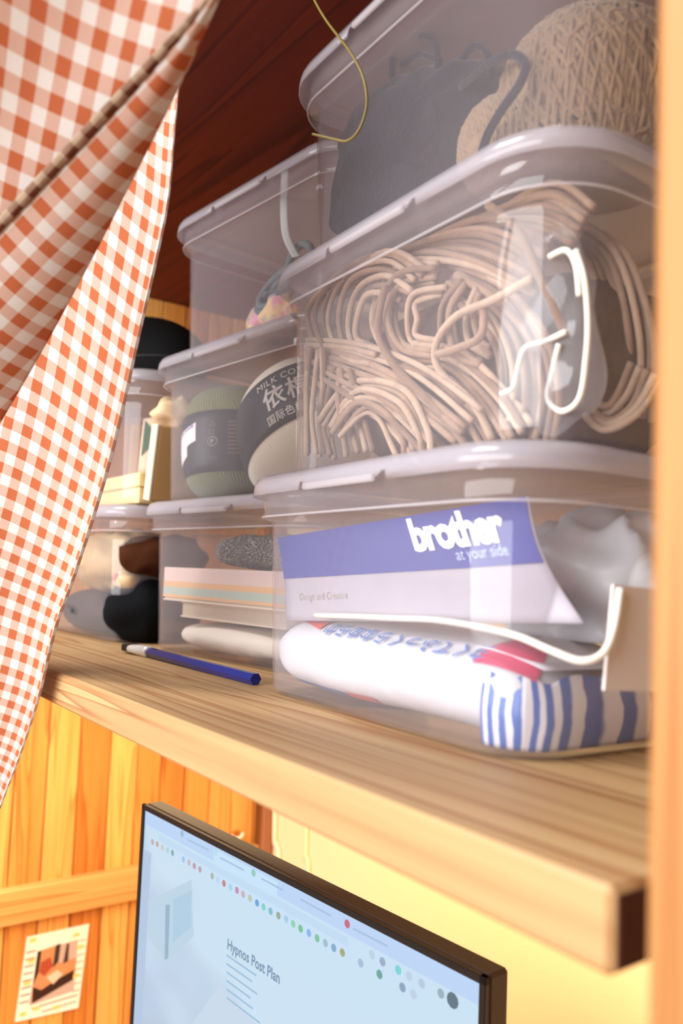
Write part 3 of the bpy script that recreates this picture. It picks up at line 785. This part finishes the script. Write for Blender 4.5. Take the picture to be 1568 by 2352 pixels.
# ------------------------------------------------------------------ middle stack, bottom: books, fabric, cloth
def paperbook(name, label, c, hx, hy, hz, yaw, cover, pages, bands=()):
    t = thing(name, label, 'book', (c[0], c[1], c[2] - hz), 0)
    ax_ = Vector((math.cos(yaw), math.sin(yaw), 0)); ay = Vector((-math.sin(yaw), math.cos(yaw), 0)); az = Vector((0, 0, 1)); c = Vector(c)
    mesh('page_block', *obox(c, ax_, ay, az, hx - .002, hy - .002, hz - .0022), pages, t, False)
    m = MB(); m.add(*obox(c + az * (hz - .001), ax_, ay, az, hx, hy, .0011, .0004)); m.add(*obox(c - az * (hz - .001), ax_, ay, az, hx, hy, .0011, .0004))
    m.build('cover', cover, t, False)
    for z0, z1, mt in bands:
        mesh('spine_band', *obox(c + az * ((z0 + z1) / 2) - ay * (hy - .0008), ax_, ay, az, hx, .0010, (z1 - z0) / 2), mt, t, False)
    return t
PAGES = stripes('page_edges', (224, 208, 184), (196, 176, 150), 520, 2, .6, .8, 'Object')
yw = R(5)
PINK = plain('pink_cover', (222, 196, 186), .5); ORG = plain('apricot_cover', (226, 178, 130), .5); MINT = plain('mint_cover', (178, 190, 176), .5); CRM = plain('cream_cover', (226, 208, 184), .6)
paperbook('book', 'thick book with pink, apricot and mint bands lying on the cream one', (-.800, .335, .0985), .150, .108, .0240, yw, CRM, PAGES,
          ((.004, .0235, PINK), (-.004, .004, ORG), (-.0150, -.004, MINT), (-.019, -.015, ORG)))
paperbook('book', 'plain cream book lying under the banded one', (-.790, .340, .0625), .128, .100, .0110, yw, CRM, PAGES)
wc = mesh('white_cloth', *blob((-.795, .335, .0255), .166, .105, .0205, 64, 24, .006, 24, 6, 2.8, Euler((0, 0, yw)).to_matrix(), True, .003), plain('white_cotton', (226, 214, 200), .9, .1, bump=.2, bscale=60))
tag(wc, 'crumpled white cloth under the books in the middle bottom box', 'cloth')
m, N, L = nodes('navy_print'); p = N['Principled BSDF']; p.inputs['Roughness'].default_value = .85
tc = N.new('ShaderNodeTexCoord'); mp = N.new('ShaderNodeMapping'); mp.inputs['Scale'].default_value = (40, 40, 62); L.new(tc.outputs['Object'], mp.inputs['Vector'])
vo = N.new('ShaderNodeTexVoronoi'); vo.feature = 'DISTANCE_TO_EDGE'; L.new(mp.outputs[0], vo.inputs['Vector'])
nz = N.new('ShaderNodeTexNoise'); nz.inputs['Scale'].default_value = 24; L.new(tc.outputs['Object'], nz.inputs['Vector'])
sb = N.new('ShaderNodeMath'); sb.operation = 'MULTIPLY'; L.new(vo.outputs['Distance'], sb.inputs[0]); L.new(nz.outputs['Fac'], sb.inputs[1])
cr = N.new('ShaderNodeValToRGB'); cr.color_ramp.elements[0].position = .016; cr.color_ramp.elements[0].color = lin((200, 186, 170)); cr.color_ramp.elements[1].position = .030; cr.color_ramp.elements[1].color = lin((18, 19, 28))
L.new(sb.outputs[0], cr.inputs['Fac']); L.new(cr.outputs['Color'], p.inputs['Base Color'])
fr_ = mesh('folded_fabric', *blob((-.772, .300, .1478), .100, .060, .0245, 48, 24, .006, 30, 4, 2.6, Euler((0, 0, yw)).to_matrix(), False, .1232), m)
tag(fr_, 'folded navy fabric with white print on top of the books', 'fabric')

# ------------------------------------------------------------------ middle stack, second box: two labelled skeins
def skein(t, c, rx, ry, rz, p_, rot, mat, band0, band1, lmat, zmin):
    c = Vector(c)
    def se(x, q): return math.copysign(abs(x) ** q, x)
    def surf(th, tz, s=1.0):
        "tz: position along the axis -1..1"
        tz = max(-1, min(1, tz)); k = (1 - abs(tz) ** p_) ** (1 / p_)
        q = Vector((rx * k * math.cos(th) * s, ry * k * math.sin(th) * s, rz * tz * (1 + (s - 1) * .3)))
        q = rot @ q + c
        q.z = max(q.z, zmin); return q
    v_, f_, uv_ = [], [], []; nu, nv_ = 72, 36
    for j in range(nv_ + 1):
        tz = math.sin((j / nv_ - .5) * math.pi)
        for i in range(nu):
            th = math.pi / 2 + 2 * math.pi * i / nu
            v_.append(surf(th, tz)); uv_.append((2 * math.pi * i / nu * rx + tz * rz * .35, tz * rz))
    for j in range(nv_):
        for i in range(nu): f_.append((j * nu + i, j * nu + (i + 1) % nu, (j + 1) * nu + (i + 1) % nu, (j + 1) * nu + i))
    mesh('windings', v_, f_, mat, t, True, uv_)
    v_, f_, uv_ = grid(lambda u, v: surf(-math.pi * 1.5 + .02 + u * 2 * math.pi * .995, band0 + (band1 - band0) * v, 1.012), 72, 8, .0006)
    b_ = mesh('paper_label', v_, f_, lmat, t, True); b_['label'] = 'dark printed paper band'
    return surf, b_
DARK = plain('dark_label', (24, 24, 32), .5, .4)
LP = plain('label_print', (214, 204, 194), .6)
RX, RZ = .104, .0930
sc_ = thing('yarn_skein', 'cream cotton skein with a dark label band and white lettering', 'yarn', (-.688, .325, .222))
surf, lb = skein(sc_, (-.748, .326, .318), RX, .088, RZ, 2.6, Euler((0, R(-30), 0)).to_matrix(), yarn_mat('cream_cotton', (246, 234, 210), 330, .4, 2, .86), -.42, .50, DARK, .2235)
def onband(s0, t0): return lambda x, y_: surf(-math.pi / 2 + (s0 + x) / RX, (t0 + y_) / RZ, 1.024)
for body, size, s0, t0, bo in (('MILK COTTON', .0155, .030, .026, 0), ('依棉', .036, .036, -.008, .0006), ('国际色标 流行', .0145, .034, -.030, .0001)):
    lettering('lettering', body, size, onband(s0, t0), LP, lb, bold=bo, space=1.08)
sg = thing('yarn_skein', 'sage green skein with dark care label and white sticker', 'yarn', (-.885, .315, .222))
GX, GZ = .077, .090
surf2, lb2 = skein(sg, (-.922, .318, .3135), GX, .088, GZ, 3.2, Euler((0, R(-6), 0)).to_matrix(), yarn_mat('sage_cotton', (122, 124, 78), 230, .5, 2, .68), -.60, .42, plain('dark_label_green', (26, 27, 34), .5, .4), .2235)
def onband2(s0, t0): return lambda x, y_: surf2(-math.pi / 2 + (s0 + x) / GX, (t0 + y_) / GZ, 1.02)
def bandpoly(name, pts, mat, fn, parent):
    mesh(name, [fn(x, y_) for x, y_ in pts], [tuple(range(len(pts)))], mat, parent, False)
st_ = lambda x, y_: surf2(-math.pi / 2 + x / GX, y_ / GZ, 1.018)
v_, f_, uv_ = grid(lambda u, v: st_(-.026 + .050 * u, .012 - v * (.030 if u <= .62 else .028) + .012 * u - .002), 10, 6)
stk = mesh('sticker', v_, f_, plain('white_sticker', (226, 214, 214), .6), sg, True); stk['label'] = 'white price sticker with blue print'
v_, f_, uv_ = grid(lambda u, v: st_(-.024 + .028 * u, -.018 - v * .020 + .012 * u), 6, 4); mesh('sticker_tail', v_, f_, plain('white_sticker_tail', (226, 214, 214), .6), sg, True)
lettering('sticker_print', 'NUNU HOUSE', .0062, lambda x, y_: surf2(-math.pi / 2 + (-.0245 + x * 1.1) / GX, (.003 + y_ + .012 * x / .036) / GZ, 1.026), plain('violet_print', (104, 104, 170), .6), stk, bold=.0001)
CP = plain('care_print', (140, 112, 98), .6)
lettering('care_mark', '△', .0105, onband2(.046, .013), CP, lb2); lettering('care_mark', 'P', .0085, onband2(.0485, -.013), LP, lb2)
ring = [(.0515 + .0068 * math.cos(R(20 * k)), -.010 + .0068 * math.sin(R(20 * k))) for k in range(18)]
mesh('care_mark', *tube([onband2(0, 0)(x, y_) for x, y_ in ring], .0004, 4, True), LP, lb2)
lettering('care_mark', '□', .010, onband2(.046, .0005), CP, lb2); lettering('care_mark', '▭', .010, onband2(.047, -.036), CP, lb2)
for k in range(9):
    v_, f_, uv_ = grid(lambda u, v: onband2(.072 + u * (.034 + .008 * ((k * 5) % 3)), .018 - k * .0058 + v * .0014)(0, 0), 6, 1)
    mesh('small_print', v_, f_, CP, lb2, False)

# ------------------------------------------------------------------ middle stack, top box: rope coil, floral cloth, ribbon
ROPE = plain('grey_rope', (118, 124, 124), .9, .1, bump=.7, bscale=160, var=.12, vscale=70)
rp = thing('rope_coil', 'grey cotton rope coiled in the nearly empty top box', 'rope', (-.665, .25, .4405))
cc = at(630, 668, .262); P = []
for k in range(110):
    a = k / 110 * 2 * math.pi * 4.3
    rr_ = .040 - .006 * math.sin(a * .23) - .010 * (k / 110)
    P.append(cc + Vector((math.cos(a) * rr_ * 1.1, math.sin(a) * rr_ * .5 + .004 * (k / 110 * 9 % 3), math.sin(a * 1.0) * rr_ * .85 + .006 * math.sin(a * .5))))
for q in P: q.z = max(q.z, .4475)
mesh('coil', *tube(P, .0056, 8), ROPE, rp)
P = [cc + Vector((math.cos(a) * .030 + .03, .02, math.sin(a) * .026 + .034)) for a in [R(20 * k) for k in range(28)]]
mesh('upper_loop', *tube(P, .0054, 8), ROPE, rp)
m, N, L = nodes('floral_print'); p = N['Principled BSDF']; p.inputs['Roughness'].default_value = .9
tc = N.new('ShaderNodeTexCoord'); nz = N.new('ShaderNodeTexNoise'); nz.inputs['Scale'].default_value = 26; L.new(tc.outputs['Object'], nz.inputs['Vector'])
cr = N.new('ShaderNodeValToRGB'); e = cr.color_ramp.elements; e[0].position = .38; e[0].color = lin((206, 150, 164)); e[1].position = .62; e[1].color = lin((170, 150, 176))
x = e.new(.48); x.color = lin((218, 190, 140)); L.new(nz.outputs['Fac'], cr.inputs['Fac']); L.new(cr.outputs['Color'], p.inputs['Base Color'])
fc = mesh('floral_cloth', *blob((-.735, .290, .466), .085, .045, .030, 44, 22, .008, 34, 11, 2.2, None, True, .4405), m)
tag(fc, 'small pink and yellow floral cloth under the grey rope', 'cloth')
v_, f_, uv_ = grid(lambda u, v: interp([at(655, 392, .30), at(652, 470, .285), at(657, 540, .272), at(680, 590, .265)], v) + Vector((.0125 * (u - .5), .004 * (u - .5), 0)), 3, 20, .0008)
rb = mesh('ribbon', v_, f_, plain('white_ribbon', (196, 196, 188), .7)); tag(rb, 'pale flat ribbon hanging down to the grey rope', 'ribbon')

# ------------------------------------------------------------------ far stack
ct = plain('cream_card', (222, 196, 140), .75, bump=.05)
cx = thing('carton', 'flat cream carton with a lid in the box under the black bag', 'carton', (-1.12, .27, .222))
mesh('tray', *box((-1.225, .205, .2222), (-1.035, .33, .2475), .0015), ct, cx, False)
mesh('cover', *box((-1.228, .203, .2482), (-1.032, .332, .2705), .0015), ct, cx, False)
nb = thing('notebook', 'cream notebook standing upright beside the cream carton', 'book', (-1.02, .28, .222))
lean = Vector((.16, 0, 1)).normalized(); sx = lean.cross(Vector((0, 1, 0))).normalized() * -1
mesh('cover', *obox((-1.013, .278, .286), sx, Vector((0, 1, 0)), lean, .0110, .062, .060, .003), plain('tan_cover', (188, 146, 92), .6), nb, False)
mesh('spine', *obox((-1.013, .2145, .286), sx, Vector((0, 1, 0)), lean, .0112, .0026, .0602, .001), plain('cream_spine', (214, 196, 166), .6), nb, False)
tb = mesh('paper_scrap', *blob((-1.022, .262, .366), .024, .040, .024, 24, 16, .012, 40, 5, 2.0, None, True), plain('tan_paper', (206, 176, 138), .85))
tag(tb, 'crumpled tan paper above the upright notebook', 'paper')
gp = thing('paper_roll', 'rolled white paper with a green print leaning on the notebook', 'paper', (-1.075, .235, .273))
v_, f_, uv_ = grid(lambda u, v: Vector((-1.072 + .022 * math.cos(-2.6 + u * 3.6) + .012 * v, .236 + .018 * math.sin(-2.6 + u * 3.6), .274 + .088 * v)), 20, 10, .0008)
mesh('sheet', v_, f_, plain('cream_paper', (218, 198, 168), .8), gp)
v_, f_, uv_ = grid(lambda u, v: Vector((-1.072 + .0235 * math.cos(-1.35 + u * 1.0 * math.sin(math.pi * v)) + .012 * (.3 + v * .66), .236 + .0195 * math.sin(-1.35 + u * 1.0 * math.sin(math.pi * v)), .274 + .088 * (.3 + v * .66))), 8, 12)
mesh('green_print', v_, f_, plain('green_ink', (44, 84, 58), .6), gp)
bb = thing('black_bag', 'black rounded cloth bag on top of the far stack', 'bag', (-1.215, .30, 2 * BH))
mesh('shell', *blob((-1.340, .300, 2 * BH + .060), .235, .115, .100, 48, 30, .003, 9, 3, 2.0, None, False, 2 * BH + .0005), plain('black_cloth', (10, 9, 9), .85, .15, bump=.2), bb)
mesh('piping', *tube([Vector((-1.340 + .233 * math.cos(R(10 * k)), .300 + .113 * math.sin(R(10 * k)), 2 * BH + .050)) for k in range(36)], .003, 6, True), plain('black_piping', (14, 13, 13), .6), bb)
def lump(name, label, c, rx, ry, rz, rgb, amp, seed, zmin, cat='cloth', ridged=True, p=2.3):
    o = mesh(name, *blob(c, rx, ry, rz, 40, 24, amp, 24, seed, p, None, ridged, zmin), plain(name + '_%d' % seed, rgb, .9, .1, bump=.3, bscale=120))
    return tag(o, label, cat)
lump('teal_cloth', 'dark teal cloth at the bottom of the far bottom box', (-1.258, .268, .040), .128, .088, .038, (40, 54, 58), .007, 3, .003)
lump('black_cloth', 'black cloth in the right corner of the far bottom box', (-1.070, .262, .050), .045, .080, .054, (12, 12, 14), .008, 8, .003)
lump('beige_cloth', 'folded beige cloth lying on the dark teal cloth', (-1.195, .262, .128), .135, .082, .048, (186, 158, 118), .012, 5, .074)
lump('brown_cloth', 'dark brown cloth at the upper right of the far bottom box', (-1.052, .262, .140), .034, .070, .034, (62, 30, 12), .008, 2, .106)
rd = thing('cream_pouch', 'small cream pouch with a red dot among the dark cloths', 'pouch', (-1.075, .205, .085))
mesh('cloth', *blob((-1.078, .212, .098), .032, .022, .017, 28, 18, .004, 40, 4, 2.2), plain('cream_pouch', (196, 166, 126), .8), rd)
mesh('red_dot', *blob((-1.072, .1915, .101), .010, .0035, .009, 16, 10), plain('red_dot', (176, 44, 24), .6), rd)

# ------------------------------------------------------------------ monitor under the shelf
MA, MBp = Vector((-.8942, .1825, -.2056)), Vector((-.2862, .2317, -.2056))
ex = (MBp - MA).normalized(); ez = Vector((0, 0, 1)); ey = ez.cross(ex).normalized()
MWd = (MBp - MA).length; MH = .352
mo = thing('monitor', 'black framed computer monitor showing a pale blue page under the shelf', 'monitor', (MA + MBp) / 2 - ez * MH)
BLK = plain('black_frame', (20, 17, 16), .35, .4); HOUS = plain('housing', (52, 38, 28), .5, .4)
mc = (MA + MBp) / 2 - ez * (MH / 2)
mesh('housing', *obox(mc + ey * .0160, ex, ey, ez, MWd / 2, .0130, MH / 2, .003), HOUS, mo, False)
m_ = MB(); bz = .0072
m_.add(*obox(mc + ez * (MH / 2 - bz / 2), ex, ey, ez, MWd / 2, .0030, bz / 2, .0008)); m_.add(*obox(mc - ez * (MH / 2 - bz), ex, ey, ez, MWd / 2, .0030, bz, .0008))
for s in (-1, 1): m_.add(*obox(mc + ex * (s * (MWd / 2 - bz / 2)), ex, ey, ez, bz / 2, .0030, MH / 2, .0008))
m_.build('frame', BLK, mo, False)
mesh('rear_arm', *obox(mc - ez * .245 + ey * .31, ex, ey, ez, .03, .285, .03, .006), BLK, mo, False)
sv = [mc + ex * (sx_ * (MWd / 2 - bz)) + ez * (sz * (MH / 2 - bz)) - ey * .0004 for sx_, sz in ((-1, -1), (1, -1), (1, 1), (-1, 1))]
bkv = [q + ey * .002 for q in sv]
scr = mesh('screen', sv + bkv, [(0, 1, 2, 3), (7, 6, 5, 4), (0, 4, 5, 1), (1, 5, 6, 2), (2, 6, 7, 3), (3, 7, 4, 0)], screen_mat('lit_screen'), mo, False, [(0, 0), (1, 0), (1, 1), (0, 1)] * 2)
GC = {}
def gl(rgb, s=.95):
    if rgb not in GC: GC[rgb] = glow('lit_%d_%d_%d' % rgb, [c * .66 + b_ * .34 for c, b_ in zip(rgb, (200, 224, 246))], s)
    return GC[rgb]
def sp(px, py, lift=.0008): return onplane(px, py, mc - ey * lift, -ey)
def suv(u, v, lift=.0006): return mc + ex * ((u - .5) * (MWd - 2 * bz)) + ez * ((MH / 2 - bz) - v) - ey * lift
def srect(name, u0, v0, u1, v1, rgb, lift=.0006): mesh(name, [suv(u0, v0, lift), suv(u0, v1, lift), suv(u1, v1, lift), suv(u1, v0, lift)], [(0, 1, 2, 3)], gl(rgb), scr, False)
srect('tab_strip', 0, 0, 1, .0185, (190, 212, 250)); srect('active_tab', .30, .004, .52, .0185, (205, 234, 254), .0008)
srect('address_bar', .07, .0215, .72, .0300, (196, 222, 244), .0007)
srect('side_list', 0, .052, .04, .33, (178, 194, 220), .0006)
def dot(px, py, r, rgb, name='icon'):
    c = sp(px, py); mesh(name, [c + ex * (math.cos(R(36 * k)) * r) + ez * (math.sin(R(36 * k)) * r) for k in range(10)], [tuple(range(10))], gl(rgb), scr, False)
ICON = [(350, 1934, 205, 150, 110), (361, 1939, 196, 150, 120), (373, 1947, 214, 190, 180), (385, 1953, 170, 205, 200), (396, 1959, 110, 150, 160), (421, 1974, 150, 190, 235), (434, 1981, 205, 170, 170), (446, 1989, 190, 130, 140), (459, 1997, 190, 140, 150),
        (487, 2012, 170, 165, 140), (500, 2021, 200, 205, 245), (514, 2029, 196, 90, 100), (529, 2038, 150, 210, 235), (544, 2045, 196, 110, 150), (558, 2054, 205, 160, 165), (574, 2063, 190, 190, 150), (590, 2074, 80, 140, 215), (605, 2083, 110, 205, 185), (621, 2093, 100, 180, 190),
        (639, 2103, 140, 150, 110), (657, 2111, 160, 200, 230), (673, 2122, 120, 210, 150), (690, 2133, 90, 185, 110), (709, 2143, 120, 165, 240), (728, 2155, 100, 190, 120), (747, 2166, 150, 180, 190), (766, 2177, 110, 150, 190), (786, 2188, 150, 150, 70)]
for a in ICON: dot(a[0], a[1], .0040, tuple(a[2:]))
for a in ((828, 2212, 160, 180, 205), (871, 2238, 80, 140, 120), (924, 2268, 120, 140, 165), (949, 2284, 190, 205, 225), (854, 2193, 190, 205, 225), (878, 2209, 140, 155, 180), (914, 2228, 95, 210, 205), (939, 2242, 190, 205, 225), (968, 2259, 180, 195, 215), (1012, 2282, 140, 160, 170),
          (797, 2122, 205, 60, 80), (582, 2005, 120, 190, 160), (495, 1958, 150, 220, 225), (418, 1915, 150, 170, 190)): dot(a[0], a[1], .0042, tuple(a[2:]))
dot(1039, 2298, .0068, (60, 74, 80), 'profile_icon')
t0 = sp(521, 2178); t1 = sp(642, 2254); du = (t1 - t0)
v_, f_ = text_geo('Hypnos Post Plan', .02, .0005)
wx = max(x for x, y_ in v_); sc0 = du.dot(ex) / wx
mesh('page_title', [t0 + ex * (x * sc0) + ez * (y_ * sc0 * 1.12) for x, y_ in v_], f_, gl((104, 124, 148)), scr, False)
for k, ln in enumerate((.72, .62, .74, .58, .64, .80)):
    c = sp(520, 2196 + k * 19.5); mesh('text_line', [c, c + ex * (.085 * ln) , c + ex * (.085 * ln) + ez * .0022, c + ez * .0022], [(0, 1, 2, 3)], gl((152, 182, 206)), scr, False)
def spoly(name, pts, rgb, lift=.0007): mesh(name, [sp(x, y_, lift) for x, y_ in reversed(pts)], [tuple(range(len(pts)))], gl(rgb), scr, False)
spoly('page_card', [(505, 2262), (590, 2352), (615, 2420), (380, 2420), (440, 2352)], (208, 218, 234))
spoly('picture', [(340, 2070), (440, 2020), (445, 2150), (382, 2210), (340, 2150)], (190, 212, 226))
spoly('picture_panel', [(398, 2065), (440, 2045), (438, 2130), (396, 2165)], (172, 202, 222), .0009)
spoly('picture_dark_line', [(380, 2078), (390, 2078), (386, 2200), (378, 2205)], (140, 162, 184), .0010)  # darker vertical line within the page picture
for (x0, y0, x1, y1) in ((430, 1930, 480, 1955), (505, 1972, 560, 2001), (600, 2020, 650, 2047), (690, 2068, 760, 2106), (810, 2135, 890, 2176)):
    a, b = sp(x0, y0, .0010), sp(x1, y1, .0010); mesh('tab_title', [a, b, b + ez * .002, a + ez * .002], [(0, 1, 2, 3)], gl((160, 182, 216)), scr, False)

# ------------------------------------------------------------------ recipe card on the left wall, hook, cords
XC = XL + .004
K = [atx(62, 2153, XC), atx(205, 2122, XC), atx(180, 2315, XC), atx(35, 2348, XC)]
def cu(u, v, lift=.0): return K[0].lerp(K[1], u).lerp(K[3].lerp(K[2], u), v) + Vector((lift, 0, 0))
rc = thing('recipe_card', 'white printed card with a pastry photo on the plank wall', 'card', cu(.5, 1))
v_ = [cu(u, v) for u, v in ((0, 0), (1, 0), (1, 1), (0, 1))]; v2 = [p - Vector((.0025, 0, 0)) for p in v_]
mesh('card', v_ + v2, [(3, 2, 1, 0), (4, 5, 6, 7), (0, 1, 5, 4), (1, 2, 6, 5), (2, 3, 7, 6), (3, 0, 4, 7)], plain('card_stock', (246, 240, 226), .6), rc, False)
def cpoly(name, pts, rgb, lift): mesh(name, [cu(u, v, lift) for u, v in reversed(pts)], [tuple(range(len(pts)))], plain('card_print_%s' % name, rgb, .6), rc, False)
cpoly('photo', [(.20, .20), (.84, .16), (.88, .78), (.18, .84)], (196, 170, 160), .0004)
cpoly('photo_crust', [(.20, .20), (.52, .17), (.56, .40), (.86, .38), (.86, .60), (.50, .72), (.20, .80)], (206, 140, 96), .0006)
cpoly('crust_dark_band', [(.20, .62), (.34, .68), (.55, .60), (.84, .52), (.84, .64), (.22, .82)], (54, 28, 22), .0008)  # dark brown printed shape across the pastry
cpoly('photo_dark_left', [(.20, .20), (.26, .20), (.26, .46), (.20, .60)], (40, 32, 34), .0008)
cpoly('photo_berry', [(.28, .34), (.42, .30), (.48, .42), (.36, .52), (.27, .46)], (168, 74, 48), .0009)
cpoly('photo_dark_post', [(.48, .17), (.56, .16), (.56, .38), (.48, .44)], (60, 48, 42), .0009)
cpoly('photo_fork', [(.66, .18), (.70, .18), (.72, .40), (.64, .42)], (70, 48, 46), .0009)
cpoly('photo_jam', [(.40, .54), (.56, .48), (.66, .54), (.52, .64)], (236, 200, 176), .0009)
for i in range(8):
    v0 = .18 + i * .085
    cpoly('rule_left', [(.02, v0), (.17, v0 - .005), (.17, v0 + .012), (.02, v0 + .017)], (90, 98, 96), .0005)
    cpoly('rule_right', [(.86, v0), (.98, v0 - .004), (.98, v0 + .008), (.86, v0 + .012)], (120, 126, 120), .0005)
cpoly('rule_foot', [(.22, .87), (.95, .83), (.95, .845), (.22, .885)], (100, 104, 100), .0005); cpoly('rule_foot_low', [(.40, .94), (.95, .905), (.95, .918), (.40, .955)], (120, 120, 116), .0005)
for i, (u, v) in enumerate(((.10, .05), (.80, .10), (.12, .30), (.10, .56), (.90, .26), (.88, .60), (.30, .89), (.62, .93), (.1, .92))):
    cpoly('yellow_mark', [(u - .05, v - .02), (u + .05, v - .025), (u + .05, v + .02), (u - .05, v + .025)], (246, 206, 112), .0007)
hk = thing('wall_hook', 'tiny white hook on the plank wall above the monitor', 'hook', atx(541, 1918, XL + .004))
hp = atx(541, 1918, XL + .004)
mesh('hook', *tube(catmull([hp + Vector(q) for q in ((0, -.012, .0), (.010, -.006, -.004), (.014, .006, -.002), (.012, .014, .006))], 6), .0035, 8), plain('white_hook', (244, 234, 214), .4), hk)
mesh('hook_plate', *obox(hp + Vector((-.002, 0, 0)), Vector((1, 0, 0)), Vector((0, 1, 0)), Vector((0, 0, 1)), .002, .012, .010, .001), PLANKS[1], hk, False)
structure(mesh('corner_shade_strip', *box((XL + .001, YB - .02, -1.1), (XL + .062, YB, ZC), .002), wood('corner_shade_brown', (150, 84, 32), (110, 54, 18), 'Z', 18, .6)))  # added strip, its dark brown standing for shade in the wall corner
def cord(pxs, y_, r, mat, label):
    P = [at(a, b, y_) for a, b in pxs]; P[0].z = min(P[0].z + .5, .2); P[-1].z -= .3
    o = mesh('power_cord', *tube(catmull(P, 6), r, 8), mat); return tag(o, label, 'cord', None)
cord([(628, 1862), (631, 1885), (636, 1940), (640, 1995), (642, 2040)], YB - .006, .0055, plain('white_cable', (240, 226, 196), .5), 'white power cord hanging on the wall by the plank corner')
cord([(702, 1905), (704, 1925), (706, 1970), (708, 2030), (709, 2060)], YB - .005, .0050, plain('cream_cable', (236, 214, 174), .6), 'cream cord lying flat on the cream wall above the monitor')
th_ = [at(x, y_, .112) for x, y_ in ((705, -40), (722, 0), (748, 45), (778, 85), (806, 122), (832, 172), (842, 222), (838, 262), (822, 302), (796, 324), (760, 318), (718, 308))]
th_.insert(0, Vector((th_[0].x - .03, .112, ZC)))
o = mesh('thread', *tube(catmull(th_, 6), .0013, 6), plain('pale_thread', (128, 112, 62), .4)); tag(o, 'thin pale thread looping down from the ceiling by the top box', 'thread')
